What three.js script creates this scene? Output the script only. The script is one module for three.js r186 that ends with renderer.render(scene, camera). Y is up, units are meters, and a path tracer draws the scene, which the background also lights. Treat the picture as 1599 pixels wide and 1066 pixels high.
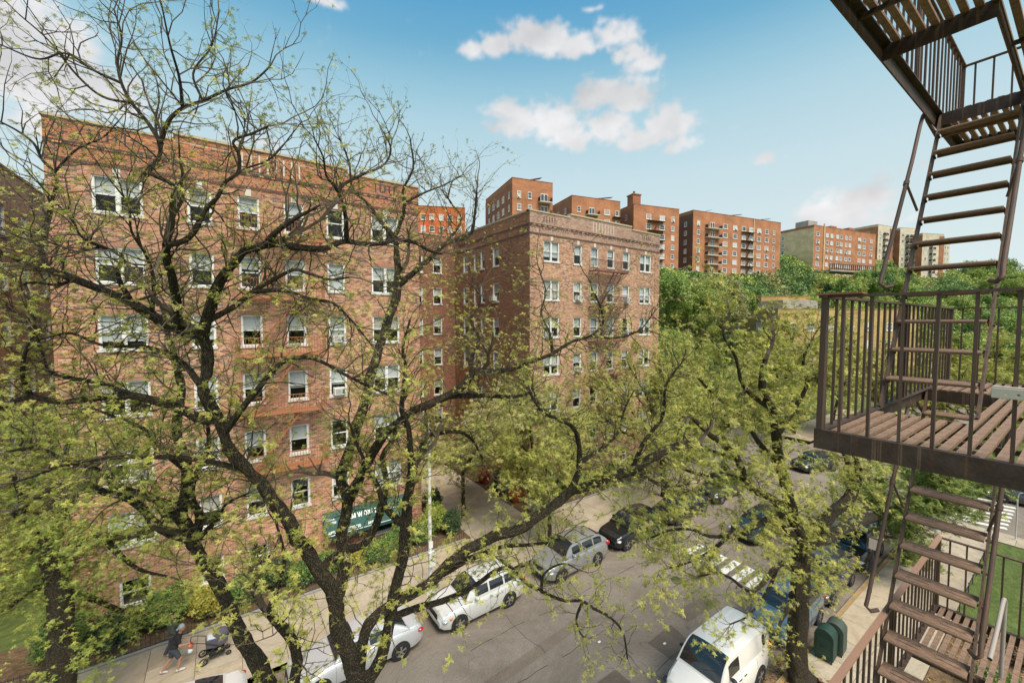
import * as THREE from 'three';
import { mergeGeometries, mergeVertices, toCreasedNormals } from 'three/addons/utils/BufferGeometryUtils.js';
import { MarchingCubes } from 'three/addons/objects/MarchingCubes.js';
import { ImprovedNoise } from 'three/addons/math/ImprovedNoise.js';
import { RoundedBoxGeometry } from 'three/addons/geometries/RoundedBoxGeometry.js';

// ---------- camera (metres, y up; x runs along the street, -z across it) ----------
const EYE = new THREE.Vector3(0, 13.5, 0);
const scene = new THREE.Scene();
const camera = new THREE.PerspectiveCamera(2 * Math.atan(533 / 640) * 180 / Math.PI, 1599 / 1066, 0.05, 3000);
camera.position.copy(EYE);
camera.rotation.set(-2.773 * Math.PI / 180, -35.119 * Math.PI / 180, 0, 'YXZ');

const renderer = new THREE.WebGLRenderer({ antialias: true });
renderer.toneMapping = THREE.LinearToneMapping;
renderer.toneMappingExposure = 3.8;
renderer.shadowMap.enabled = true;

// ---------- sky: clear blue with scattered fair-weather clouds ----------
const noise = new ImprovedNoise();
const fbm = (x, y, z, o = 5) => { let s = 0, a = 0.5, f = 1; for (let i = 0; i < o; i++) { s += a * noise.noise(x * f, y * f, z * f); a *= 0.5; f *= 2.03; } return s; };
const sstep = (a, b, x) => { const t = Math.min(1, Math.max(0, (x - a) / (b - a))); return t * t * (3 - 2 * t); };
function makeSky() {
  const W = 2048, Hh = 1024, data = new Float32Array(W * Hh * 4);
  // puffs: azimuth (deg from -z towards +x), elevation, half width, half height, strength
  const puffs = [
    [29.8,32.5,1.6,1.0,0.95],[33.0,33.0,2.3,1.3,1],[36.5,33.8,3.0,1.7,1],[40.2,33.2,3.2,1.5,1],[44.2,32.7,2.8,1.2,1],[48.3,32.9,2.8,1.5,1],[50.8,31.2,2.1,1.1,0.9],[52.4,30.1,2.3,0.9,0.9],
    [33.9,26.6,2.5,1.4,0.9],[36.5,25.3,3.5,2.0,1],[40.2,25.2,3.4,2.2,1],[43.8,23.4,3.4,1.7,1],[46.8,27.6,3.3,1.7,1],[50.9,27.1,3.3,1.8,1],[47.6,23.8,3.5,2.0,1],[52.2,22.2,3.0,1.5,1],[55.7,23.3,3.2,2.0,1],[57.2,21.4,2.1,1.1,0.9],
    [66.3,18.3,1.5,0.7,0.8],[72.0,11.6,3.4,1.7,0.95],[74.8,12.1,3.0,2.0,1],[73.5,10.6,4.6,1.4,0.9],[79.1,14.8,1.8,0.5,0.5],[81.8,12.0,2.8,0.7,0.45],
    [-14.5,24.2,3.2,3.4,1.1],[-11.6,23.6,2.8,2.4,1.1],[-13.9,20.8,3.6,3.0,1.1],[-10.2,20.6,3.2,2.2,1],[-13.3,17.5,2.6,1.6,0.8],[-7.2,22.6,1.3,0.8,0.6],[5.0,20.0,3.1,0.8,0.6],[1.9,20.1,2.3,0.8,0.5],[11.4,34.5,1.8,0.5,0.8],[45.9,35.8,1.5,0.3,0.6],[-14.1,25.3,2.0,1.4,0.9],[-20,24,4,3,1],[-28,22,6,3,1],[-40,30,7,4,1],
    [120, 30, 7, 3, 1], [132, 27, 5, 2, 1], [155, 42, 7, 3, 1], [178, 24, 8, 3, 1], [200, 36, 7, 3, 1], [232, 28, 8, 3, 1], [262, 40, 7, 3, 1], [290, 25, 7, 3, 1], [100, 52, 6, 3, .9], [215, 58, 7, 4, 1], [300, 52, 7, 4, 1], [20, 62, 7, 3, .8]];
  const stops = [[0, .80, .875, .88], [10, .67, .805, .83], [18, .58, .745, .81], [25, .44, .66, .765], [29, .31, .565, .71], [33, .175, .44, .645], [37, .115, .375, .625], [60, .085, .335, .60], [90, .075, .31, .58]], hor = stops[0].slice(1);
  for (let j = 0; j < Hh; j++) for (let i = 0; i < W; i++) {
    const el = ((j + 0.5) / Hh - 0.5) * 180, u = ((i + 0.5) / W - 0.5) * 2 * Math.PI;   // u = atan2(z, x)
    let az = u * 180 / Math.PI + 90;                                                      // 0 at -z, 90 at +x
    if (az > 330) az -= 360; if (az < -50) az += 360;
    const c = [0, 0, 0], e0 = Math.max(0, el); let si = 0; while (si < stops.length - 2 && e0 > stops[si + 1][0]) si++;
    const kk = (e0 - stops[si][0]) / (stops[si + 1][0] - stops[si][0]); for (let n = 0; n < 3; n++) c[n] = stops[si][n + 1] + (stops[si + 1][n + 1] - stops[si][n + 1]) * kk;
    let d = 0;
    const ce = Math.cos(el * Math.PI / 180), X = Math.cos(u) * ce, Y = Math.sin(el * Math.PI / 180), Z = Math.sin(u) * ce;
    if (el > 2) {
      for (const [a, e, w, h, s] of puffs) {
        let da = az - a; if (da > 180) da -= 360; if (da < -180) da += 360; da *= Math.cos(e * Math.PI / 180);
        const q = (da / w) ** 2 + ((el - e) / (el < e ? h * 0.8 : h * 1.15)) ** 2;
        if (q < 5) d = Math.max(d, s * (1.12 - 0.75 * Math.sqrt(q)));
      }
      const f = fbm(X * 20 + 3, Y * 26, Z * 20, 6), g = fbm(X * 60 + 9, Y * 75, Z * 60, 4);
      d = sstep(0.16, 0.8, d * 1.05 + (f * 0.75 + g * 0.45) * (d > 0 ? 1 : .6));
    }
    // cloud body: brighter crowns, greyer rose undersides (self shading of the cloud itself)
    const l = 0.86 + 0.5 * fbm(X * 9, Y * 12 + 5, Z * 9, 4);
    const cc = [0.80 * l + .1, 0.79 * l + .1, 0.80 * l + .1];
    const o = (j * W + i) * 4;
    for (let n = 0; n < 3; n++) data[o + n] = (c[n] + (cc[n] - c[n]) * d * 0.95) * SKY_GAIN;
    if (el < 0) for (let n = 0; n < 3; n++) data[o + n] = hor[n] * SKY_GAIN * Math.max(0.35, 1 + el / 30);
    data[o + 3] = 1;
  }
  const t = new THREE.DataTexture(data, W, Hh, THREE.RGBAFormat, THREE.FloatType);
  t.mapping = THREE.EquirectangularReflectionMapping; t.magFilter = THREE.LinearFilter; t.minFilter = THREE.LinearFilter; t.needsUpdate = true;
  return t;
}
const SKY_GAIN = 1 / 3.8;
const skyTex = makeSky();
scene.background = skyTex; scene.environment = skyTex;

// ---------- sun: hazy, high, from behind the camera and up the street ----------
const sun = new THREE.DirectionalLight(new THREE.Color(1, 0.89, 0.74), 1.5);
sun.position.set(8, 92, 43); sun.target.position.set(10, 0, -15);
sun.castShadow = true; sun.shadow.radius = 70; sun.shadow.mapSize.set(4096, 4096);
Object.assign(sun.shadow.camera, { left: -90, right: 90, top: 90, bottom: -90, near: 1, far: 300 });
scene.add(sun, sun.target);

// ---------- helpers ----------
let seed = 12345;
const rnd = () => { seed = (seed * 1664525 + 1013904223) >>> 0; return seed / 4294967296; };
const U = (a, b) => a + (b - a) * rnd();
const V = (x, y, z) => new THREE.Vector3(x, y, z);
const used = {};
const numbered = n => { used[n] = (used[n] || 0) + 1; return used[n] === 1 ? n : n + '_' + String(used[n] - 1).padStart(3, '0'); };
function M(r, g, b, rough = 0.85, extra = {}) { const m = new THREE.MeshPhysicalMaterial({ roughness: rough, ...extra }); m.color.setRGB(r, g, b); return m; }
function mesh(name, geo, mat, parent) { const o = new THREE.Mesh(geo, mat); o.name = parent ? name : numbered(name); o.castShadow = o.receiveShadow = true; (parent || scene).add(o); return o; }
function thing(name, label, category, pos = [0, 0, 0], turn = 0, group) { const o = new THREE.Group(); o.name = numbered(name); o.position.set(...pos); o.rotation.y = turn; tag(o, label, category, group); scene.add(o); return o; }
function tag(o, label, category, group) { o.userData = { label, category }; if (group) o.userData.group = group; return o; }
function struct(name, geo, mat) { const o = mesh(name, geo, mat); o.userData.kind = 'structure'; return o; }
// geometry collector; every piece gets uv in metres
class MB {
  constructor() { this.g = []; }
  add(geo) { if (geo.index) geo = geo.toNonIndexed(); for (const k of Object.keys(geo.attributes)) if (!['position', 'normal', 'uv'].includes(k)) geo.deleteAttribute(k); this.g.push(geo); return this; }
  box(x0, x1, y0, y1, z0, z1) { const g = new THREE.BoxGeometry(x1 - x0, y1 - y0, z1 - z0); g.translate((x0 + x1) / 2, (y0 + y1) / 2, (z0 + z1) / 2); boxUV(g); return this.add(g); }
  bar(a, b, w, h = w, upv) { return this.add(barGeo(a, b, w, h, upv)); }
  rod(a, b, r, n = 8, r2 = r) { return this.add(rodGeo(a, b, r, n, r2)); }
  geo() { return mergeGeometries(this.g, false); }
  to(name, mat, parent) { return mesh(name, this.geo(), mat, parent); }
}
function boxUV(g) {
  const p = g.attributes.position, n = g.attributes.normal, uv = g.attributes.uv;
  for (let i = 0; i < p.count; i++) { const ax = Math.abs(n.getX(i)), ay = Math.abs(n.getY(i)); if (ax > 0.7) uv.setXY(i, p.getZ(i), p.getY(i)); else if (ay > 0.7) uv.setXY(i, p.getX(i), p.getZ(i)); else uv.setXY(i, p.getX(i), p.getY(i)); }
  return g;
}
const boxGeo = (x0, x1, y0, y1, z0, z1) => { const g = new THREE.BoxGeometry(x1 - x0, y1 - y0, z1 - z0); g.translate((x0 + x1) / 2, (y0 + y1) / 2, (z0 + z1) / 2); return boxUV(g); };
function frameFor(a, b, upv) {
  const d = b.clone().sub(a), L = d.length(); d.normalize();
  let u = upv ? upv.clone() : (Math.abs(d.y) > 0.95 ? V(1, 0, 0) : V(0, 1, 0));
  const s = u.clone().cross(d).normalize(); u = d.clone().cross(s);
  return { m: new THREE.Matrix4().makeBasis(s, u, d).setPosition(a.clone().add(b).multiplyScalar(0.5)), L };
}
function barGeo(a, b, w, h = w, upv) { const { m, L } = frameFor(a, b, upv); const g = boxUV(new THREE.BoxGeometry(w, h, L)); g.applyMatrix4(m); return g; }
function rodGeo(a, b, r, n = 8, r2 = r) { const { m, L } = frameFor(a, b); const g = new THREE.CylinderGeometry(r2, r, L, n, 1); g.rotateX(Math.PI / 2); g.applyMatrix4(m); return g; }
function tubeGeo(pts, r, n = 6, seg) { return new THREE.TubeGeometry(new THREE.CatmullRomCurve3(pts), seg || pts.length * 4, r, n); }
// procedural colour map: base colour with layered speckle; values are sRGB 0..255
function speckle(size, fn) {
  const d = new Uint8Array(size * size * 4);
  for (let y = 0; y < size; y++) for (let x = 0; x < size; x++) { const c = fn(x / size, y / size); const o = (y * size + x) * 4; for (let k = 0; k < 3; k++) d[o + k] = Math.max(0, Math.min(255, c[k])); d[o + 3] = 255; }
  const t = new THREE.DataTexture(d, size, size); t.wrapS = t.wrapT = THREE.RepeatWrapping; t.magFilter = THREE.LinearFilter; t.minFilter = THREE.LinearMipmapLinearFilter; t.generateMipmaps = true; t.colorSpace = THREE.SRGBColorSpace; t.needsUpdate = true; return t;
}
// seamless noise on the unit square
const tn = (u, v, f, s = 0) => { const a = u * 2 * Math.PI, b = v * 2 * Math.PI, r = f / 6.283; return noise.noise(Math.cos(a) * r + s, Math.sin(a) * r + Math.cos(b) * r * 1.7 + s * 2, Math.sin(b) * r + 7.7); };
const DENS_NEAR = [0.0, 1, 1, 1, 1, 1, 0.7, 0.7, 1, 0.75, 1, 0.6, 0.6, 0.55, 0.55, 0.55, 0.55, 0.6, 1, 1, 1, 1, 1, 1, 1, 0.7, 1, 1, 1, 1, 0.6, 1, 1, 1, 0.75, 0.75, 1, 0.7, 0.7, 1, 1, 1, 1, 1, 1, 1, 1, 1, 1, 1, 0.7, 0.6, 1, 1, 0.3, 0.3, 1, 1, 0.4, 1, 0, 1, 1, 1, 1, 1, 1, 1, 1, 0.7, 0.7];
const LIMBS_NEAR = [
 [0.88,3.65,-6.1,0.1938,1.04,5.11,-6.1,0.1733,1.33,6.59,-6.1,0.1617,1.55,7.66,-6.1,0.1548,1.48,8.18,-6.1,0.1499],
 [1.48,8.18,-6.1,0.1379,1.35,8.68,-6.06,0.1219,1.22,9.12,-6.04,0.1119,1.17,9.65,-6.01,0.1024,1.05,9.94,-5.99,0.0968,0.92,10.2,-5.98,0.0914,0.81,10.46,-5.96,0.0865,0.71,10.67,-5.95,0.0826,0.64,10.87,-5.94,0.0793,0.55,11.05,-5.93,0.076,0.44,11.25,-5.92,0.0722,0.34,11.45,-5.91,0.0686,0.23,11.62,-5.9,0.0653,0.15,11.75,-5.89,0.0638,0,12,-5.88,0.0624,-0.05,12.25,-5.86,0.0615,-0.14,12.51,-5.85,0.0599,-0.22,12.73,-5.83,0.0582,-0.18,12.9,-5.82,0.0576,-0.16,13.17,-5.81,0.0561,-0.2,13.33,-5.8,0.0547],
 [-0.2,13.33,-5.8,0.057,-0.43,13.42,-5.95,0.0533,-0.66,13.57,-6.07,0.0496,-0.83,13.71,-6.15,0.0466,-1.09,13.85,-6.27,0.0421,-1.29,13.95,-6.36,0.0385,-1.49,14.04,-6.44,0.0346,-1.69,14.13,-6.52,0.03,-1.89,14.23,-6.6,0.0258,-2.12,14.35,-6.7,0.0207],
 [-0.2,13.33,-5.8,0.0585,-0.17,13.44,-5.7,0.056,-0.11,13.7,-5.54,0.0512,-0.06,13.84,-5.46,0.0485,0.01,14,-5.37,0.0454,0.12,14.14,-5.27,0.0422,0.2,14.24,-5.21,0.0399,0.4,14.32,-5.1,0.0357],
 [0.4,14.32,-5.1,0.0407,0.45,14.41,-4.98,0.033,0.59,14.53,-4.82,0.0227,0.76,14.64,-4.67,0.0139,0.84,14.69,-4.6,0.0103],
 [0.4,14.32,-5.1,0.045,0.48,14.35,-5.17,0.0436,0.72,14.35,-5.3,0.0415,1.03,14.39,-5.43,0.0386,1.14,14.45,-5.47,0.0373,1.3,14.52,-5.52,0.0354,1.49,14.52,-5.58,0.0334,1.84,14.58,-5.68,0.03,2.04,14.66,-5.73,0.0281,2.36,14.65,-5.8,0.0253,2.56,14.58,-5.85,0.0232,2.81,14.56,-5.9,0.021],
 [1.31,14.53,-5.52,0.0342,1.25,14.83,-5.33,0.0234,1.14,15.04,-5.2,0.0178,1,15.17,-5.1,0.0138,0.96,15.32,-5.02,0.0107,0.85,15.48,-4.92,0.0072],
 [1.14,15.04,-5.2,0.0238,1.22,15.14,-5.26,0.021,1.47,15.34,-5.37,0.0175,1.79,15.57,-5.47,0.0141,1.9,15.82,-5.53,0.0118,1.82,16.05,-5.6,0.009],
 [-0.42,13.41,-5.94,0.0477,-0.4,13.66,-5.63,0.0418,-0.41,13.94,-5.34,0.0366,-0.43,14.09,-5.17,0.0336,-0.42,14.22,-5.04,0.0315],
 [-0.42,14.22,-5.04,0.0315,-0.29,14.26,-4.98,0.0274,-0.21,14.34,-4.94,0.0253,-0.11,14.56,-4.88,0.0217,-0.02,14.67,-4.84,0.0198,0.05,14.82,-4.81,0.0179,0.15,14.92,-4.77,0.0164,0.16,15.09,-4.74,0.0144,0.12,15.18,-4.71,0.0129,0.27,15.28,-4.67,0.0111,0.4,15.37,-4.64,0.0097],
 [-0.42,14.22,-5.04,0.0315,-0.38,14.49,-5.13,0.0267,-0.3,14.76,-5.19,0.0238,-0.4,14.85,-5.23,0.0217,-0.54,14.93,-5.27,0.0193,-0.47,15.1,-5.31,0.0179,-0.45,15.28,-5.34,0.0165],
 [-0.45,15.28,-5.34,0.0231,-0.38,15.46,-5.27,0.0189,-0.27,15.59,-5.23,0.0168,-0.11,15.69,-5.19,0.0147,0.1,15.84,-5.13,0.0123,0.31,15.96,-5.08,0.0103,0.47,16.15,-5.04,0.0084],
 [-0.45,15.24,-5.33,0.0231,-0.57,15.48,-5.47,0.018,-0.68,15.65,-5.55,0.0154,-0.76,15.85,-5.62,0.0131,-0.79,16.08,-5.69,0.0111,-0.76,16.35,-5.75,0.0092,-0.82,16.65,-5.83,0.0068],
 [-0.76,15.85,-5.62,0.0146,-0.96,15.96,-5.76,0.0119,-1.2,16.12,-5.9,0.0097,-1.39,16.04,-5.99,0.0083,-1.67,16.14,-6.12,0.0064],
 [-0.27,15.59,-5.23,0.0165,-0.28,15.81,-5.08,0.0119,-0.33,16.02,-4.96,0.0089,-0.37,16.29,-4.83,0.0059],
 [-0.68,15.65,-5.55,0.0132,-0.9,15.68,-5.63,0.0109,-1.08,15.85,-5.7,0.0093,-1.28,16.15,-5.78,0.0075,-1.47,16.34,-5.85,0.0062],
 [-0.11,15.69,-5.19,0.0133,-0.18,15.96,-5.26,0.01,-0.02,16.33,-5.33,0.0077,0.05,16.72,-5.39,0.0056],
 [0.05,14.82,-4.81,0.0128,0.23,15.02,-4.91,0.0102,0.43,15.17,-4.98,0.0088,0.76,15.69,-5.11,0.0059],
 [-0.24,12.79,-5.83,0.0382,-0.37,12.99,-5.99,0.0314,-0.53,13.13,-6.09,0.0274,-0.76,13.21,-6.21,0.023,-1.13,13.24,-6.39,0.0168,-1.39,13.37,-6.51,0.0127,-1.66,13.3,-6.63,0.0088],
 [-0.09,12.36,-5.86,0.0534,-0.24,12.36,-5.95,0.0503,-0.46,12.51,-6.07,0.0465,-0.64,12.58,-6.15,0.0437,-0.85,12.66,-6.23,0.0404,-1.07,12.66,-6.32,0.037,-1.29,12.64,-6.4,0.033,-1.49,12.62,-6.48,0.0293,-1.72,12.69,-6.56,0.0254,-1.97,12.59,-6.66,0.0214],
 [-1.72,12.69,-6.56,0.0289,-1.74,12.92,-6.45,0.0215,-1.68,13.2,-6.34,0.0161,-1.59,13.39,-6.27,0.0127,-1.58,13.71,-6.16,0.0081],
 [-0.85,12.66,-6.23,0.0343,-1.14,12.81,-6.38,0.0255,-1.56,12.95,-6.53,0.0178,-1.62,13.15,-6.58,0.0154,-1.68,13.35,-6.63,0.0132,-1.76,13.48,-6.67,0.0115,-1.91,13.68,-6.73,0.0087],
 [-0.03,12.19,-5.86,0.0452,0.15,12.5,-5.67,0.0375,0.3,12.72,-5.55,0.0327,0.4,12.87,-5.48,0.0299,0.56,13.04,-5.38,0.0265,0.8,13.08,-5.29,0.0231,0.96,13.01,-5.22,0.0208,1.16,12.87,-5.13,0.018,1.36,12.75,-5.05,0.0154,1.61,12.61,-4.96,0.0124],
 [-0.14,13.51,-5.66,0.0372,0.12,13.68,-5.43,0.0284,0.27,13.83,-5.32,0.0247,0.42,13.93,-5.22,0.0218,0.54,14.01,-5.15,0.0197,0.66,14.07,-5.09,0.018,0.79,14.03,-5.03,0.0162,0.99,13.97,-4.93,0.0135,1.17,14,-4.86,0.0114],
 [0.27,13.83,-5.32,0.0294,0.54,13.84,-5.17,0.0225,0.78,13.76,-5.07,0.0187,1.02,13.71,-4.99,0.0157,1.18,13.54,-4.92,0.013,1.28,13.4,-4.87,0.0111,1.38,13.25,-4.82,0.0093],
 [-1.51,14.05,-6.45,0.0287,-1.58,14.28,-6.52,0.0241,-1.55,14.44,-6.56,0.0223,-1.53,14.66,-6.61,0.0201,-1.5,14.86,-6.65,0.0183,-1.47,15.02,-6.68,0.017,-1.49,15.15,-6.7,0.0159,-1.58,15.27,-6.73,0.0142,-1.65,15.45,-6.77,0.0125,-1.78,15.57,-6.81,0.0105,-1.92,15.65,-6.85,0.0086],
 [-0.83,13.71,-6.15,0.0298,-0.91,13.99,-6.03,0.0217,-0.87,14.22,-5.97,0.0182,-1.01,14.27,-5.91,0.015,-1.14,14.35,-5.85,0.0121,-1.18,14.48,-5.81,0.0101,-1.27,14.62,-5.75,0.0077],
 [-1.29,13.95,-6.36,0.0218,-1.5,13.9,-6.55,0.0156,-1.7,13.93,-6.7,0.0115,-1.93,13.83,-6.86,0.0073],
 [-0.66,13.57,-6.07,0.0263,-0.61,13.93,-5.91,0.0192,-0.65,14.19,-5.82,0.0155,-0.75,14.43,-5.73,0.012,-0.75,14.67,-5.66,0.0094,-0.87,14.88,-5.57,0.0065],
 [-1.01,14.27,-5.91,0.0138,-1.19,14.21,-5.97,0.0108,-1.38,14.28,-6.01,0.0088,-1.6,14.32,-6.07,0.0067,-1.77,14.43,-6.11,0.0052],
 [-1.49,15.15,-6.7,0.0149,-1.28,15.42,-6.6,0.0103,-1.06,15.58,-6.54,0.0079,-0.92,15.78,-6.5,0.0061],
 [1.2,9.54,-6.01,0.0799,1.34,9.83,-6.2,0.0771,1.37,10.03,-6.27,0.078,1.35,10.3,-6.36,0.0783,1.45,10.59,-6.45,0.0794,1.49,10.81,-6.51,0.0797],
 [1.49,10.79,-6.51,0.0796,1.43,10.98,-6.61,0.0787,1.43,11.12,-6.66,0.0783,1.55,11.37,-6.75,0.0783,1.73,11.76,-6.88,0.0779,1.9,12.16,-6.98,0.0773,2.01,12.52,-7.07,0.0762,2.16,12.92,-7.15,0.0751,2.29,13.23,-7.22,0.0742,2.44,13.6,-7.29,0.073,2.58,13.92,-7.35,0.0719,2.64,14.23,-7.41,0.0704],
 [2.64,14.23,-7.41,0.0704,2.67,14.48,-7.48,0.0613,2.68,14.96,-7.59,0.047,2.66,15.07,-7.61,0.044],
 [2.66,15.07,-7.61,0.044,2.76,15.36,-7.54,0.035,2.81,15.7,-7.48,0.0288,2.77,15.91,-7.44,0.0253,2.95,16.34,-7.38,0.0191,2.87,16.84,-7.31,0.0122],
 [2.66,15.07,-7.61,0.044,2.48,15.29,-7.67,0.0357,2.23,15.64,-7.74,0.028,1.97,15.89,-7.79,0.0226,1.93,16.35,-7.85,0.0172,1.79,16.78,-7.91,0.012],
 [2.64,14.17,-7.4,0.0617,2.92,14.42,-7.28,0.0498,3.29,14.78,-7.17,0.0408,3.49,14.98,-7.12,0.0368,3.95,15.18,-7.03,0.0305,4.02,15.55,-6.97,0.0252,4.03,15.97,-6.9,0.0193],
 [3.49,14.98,-7.12,0.0318,3.86,15.53,-7.22,0.0205,3.62,15.87,-7.28,0.0142,3.71,16.2,-7.32,0.0105],
 [2.81,15.7,-7.48,0.025,3.28,16.01,-7.57,0.018,3.65,16.21,-7.62,0.0148,4.11,16.51,-7.68,0.0111],
 [1.49,10.75,-6.5,0.0775,1.57,11.05,-6.3,0.0728,1.66,11.33,-6.16,0.0694,1.74,11.56,-6.05,0.0668,1.86,11.83,-5.92,0.0636,2.05,12.05,-5.78,0.0608,2.25,12.21,-5.67,0.0583,2.47,12.3,-5.56,0.0562,2.69,12.42,-5.46,0.054,2.85,12.53,-5.38,0.0521,3,12.69,-5.3,0.05],
 [3,12.69,-5.3,0.045,3.09,12.77,-5.24,0.0413,3.46,12.75,-5.14,0.0362,3.95,12.89,-5.02,0.0314,4.28,12.99,-4.96,0.0287,4.62,13.17,-4.89,0.0258,5.02,13.27,-4.83,0.0232,5.24,13.48,-4.78,0.0209,5.15,13.7,-4.74,0.0188,4.98,13.92,-4.7,0.0164],
 [2.69,12.4,-5.46,0.0448,3.02,12.36,-5.54,0.0389,3.42,12.31,-5.61,0.0349,4.06,12.21,-5.7,0.0299,4.46,12.21,-5.75,0.0271,4.82,11.87,-5.81,0.0233,5.35,11.6,-5.86,0.0196],
 [3,12.69,-5.3,0.04,3.06,12.94,-5.42,0.0318,3.26,13.22,-5.53,0.026,3.17,13.52,-5.63,0.0203,3.4,13.83,-5.72,0.0154,3.38,14.14,-5.8,0.0109],
 [4.28,12.99,-4.96,0.0268,4.32,13.31,-5.08,0.0205,4.22,13.62,-5.18,0.0163,4.39,14,-5.27,0.0126,4.32,14.37,-5.36,0.0089],
 [5.02,13.27,-4.83,0.028,5.4,13.22,-4.66,0.0195,5.89,13.36,-4.52,0.0135,6.11,13.63,-4.43,0.0093],
 [1.51,7.98,-6.1,0.1024,1.76,8.37,-5.99,0.0903,1.86,8.74,-5.93,0.084,1.92,9.12,-5.88,0.0785,1.96,9.5,-5.82,0.0779,2.03,9.8,-5.78,0.0775,2.09,10.15,-5.74,0.0764,2.1,10.5,-5.7,0.0748,2.12,10.81,-5.66,0.0731,2.14,11.08,-5.63,0.0715,2.17,11.32,-5.6,0.07],
 [2.17,11.32,-5.6,0.0554,2.12,11.66,-5.52,0.0466,2.07,12.02,-5.45,0.0385,1.96,12.29,-5.4,0.0329,1.97,12.68,-5.34,0.0262,1.98,12.9,-5.3,0.0227,1.93,13.13,-5.26,0.019,2.01,13.52,-5.2,0.0133],
 [2.17,11.32,-5.6,0.0554,2.31,11.53,-5.68,0.0462,2.45,11.75,-5.73,0.0389,2.66,11.78,-5.76,0.0347,3.08,11.72,-5.82,0.0278,3.35,11.5,-5.86,0.0228,3.52,11.19,-5.9,0.0171],
 [2.1,10.5,-5.7,0.0562,1.84,10.82,-5.79,0.0426,1.75,11.14,-5.85,0.0342,1.63,11.42,-5.89,0.0277,1.52,11.7,-5.94,0.0214,1.41,12.08,-6,0.0142],
 [1.02,9.94,-6.16,0.0684,1.22,10.04,-6.28,0.0654,1.46,10.05,-6.37,0.0636,1.72,10.04,-6.44,0.0619,1.89,10.22,-6.51,0.0589,2.04,10.48,-6.6,0.055,2.14,10.84,-6.68,0.0482,2.11,11.25,-6.77,0.0408,2.4,11.54,-6.86,0.0348],
 [1.5,8.28,-6.1,0.09,1.54,8.84,-5.97,0.0798,1.63,9.11,-5.92,0.0766,1.87,9.28,-5.85,0.0777,2.17,9.39,-5.79,0.0789,2.48,9.49,-5.73,0.0799,2.69,9.64,-5.69,0.0803,2.94,9.81,-5.64,0.0807,3.27,9.91,-5.59,0.0813,3.63,9.99,-5.54,0.0821,4.03,9.98,-5.49,0.083,4.45,10.14,-5.44,0.0833,4.88,10.32,-5.38,0.0835,5.08,10.43,-5.36,0.0835,5.57,10.44,-5.32,0.0842,6.07,10.5,-5.27,0.0847,6.66,10.55,-5.23,0.0853,7.26,10.69,-5.18,0.0855,7.68,10.77,-5.15,0.0857,8.64,10.78,-5.1,0.0866],
 [2.69,9.59,-5.69,0.0597,3.16,9.56,-5.83,0.0501,3.56,9.5,-5.91,0.044,4.01,9.45,-5.99,0.0378,4.75,9.2,-6.09,0.0296,5.58,9,-6.19,0.0209],
 [4.92,10.35,-5.38,0.0689,5.03,10.5,-5.3,0.0625,5.11,10.83,-5.21,0.0538,5.1,10.99,-5.17,0.0501,4.98,11.43,-5.08,0.0412,4.8,11.7,-5.02,0.0357,4.31,11.96,-4.94,0.0279,4.02,12.09,-4.89,0.0237,3.6,12.58,-4.78,0.0148],
 [5.1,10.99,-5.17,0.0477,5.5,11.04,-5.26,0.0395,6.05,11.14,-5.35,0.0327,6.42,11.31,-5.41,0.0277,6.68,11.69,-5.49,0.0207,7.08,12.04,-5.57,0.0143],
 [1.91,9.08,-5.88,0.0538,2.39,8.99,-5.98,0.0491,2.83,8.88,-6.04,0.0463,3.48,8.84,-6.12,0.0428,3.99,8.92,-6.17,0.0399,4.31,8.83,-6.2,0.0387,4.74,8.36,-6.24,0.0365,5.14,8.02,-6.27,0.0348,5.75,7.57,-6.31,0.0326,6.4,7.25,-6.35,0.0306,6.75,6.94,-6.37,0.0293,7.43,6.38,-6.41,0.0269,7.9,5.78,-6.44,0.0245,8.14,4.99,-6.48,0.0204],
 [6.4,7.25,-6.35,0.0376,6.31,6.84,-6.45,0.0238,6.46,6.44,-6.51,0.0175,6.72,6.06,-6.55,0.0126],
 [6.07,10.5,-5.27,0.0521,7.17,10.23,-5.45,0.0367,8.28,9.68,-5.57,0.0263,9.51,9.44,-5.67,0.0169],
 [6.66,10.55,-5.23,0.0541,6.73,11.12,-5.04,0.0391,7.12,11.61,-4.89,0.0295,7.01,12.28,-4.75,0.0204,7.43,12.77,-4.63,0.0133],
 [5.14,8.02,-6.27,0.0342,5.12,8.46,-6.15,0.0234,5.54,8.57,-6.05,0.0162,5.92,8.33,-5.97,0.0112],
 [0.16,11.72,-5.89,0.0409,0.07,11.73,-5.94,0.0382,-0.26,11.85,-6.06,0.0319,-0.57,11.92,-6.16,0.0272,-0.8,11.94,-6.24,0.0241,-1.02,11.97,-6.3,0.0214,-1.44,11.94,-6.43,0.0165,-1.72,11.84,-6.51,0.0134,-1.98,11.76,-6.59,0.0107],
 [1.04,5.11,-6.1,0.1414,0.85,6.26,-6.57,0.1363,0.63,7.2,-6.81,0.1322,0.44,7.81,-6.95,0.1292,0.38,8.04,-7,0.1282],
 [0.38,8.04,-7,0.116,0.28,8.35,-7.06,0.1066,0.12,8.74,-7.12,0.0986,0.01,9.07,-7.16,0.0931,-0.09,9.4,-7.2,0.0881,-0.2,9.76,-7.24,0.0831,-0.32,10,-7.27,0.0792,-0.43,10.29,-7.3,0.0751],
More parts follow.
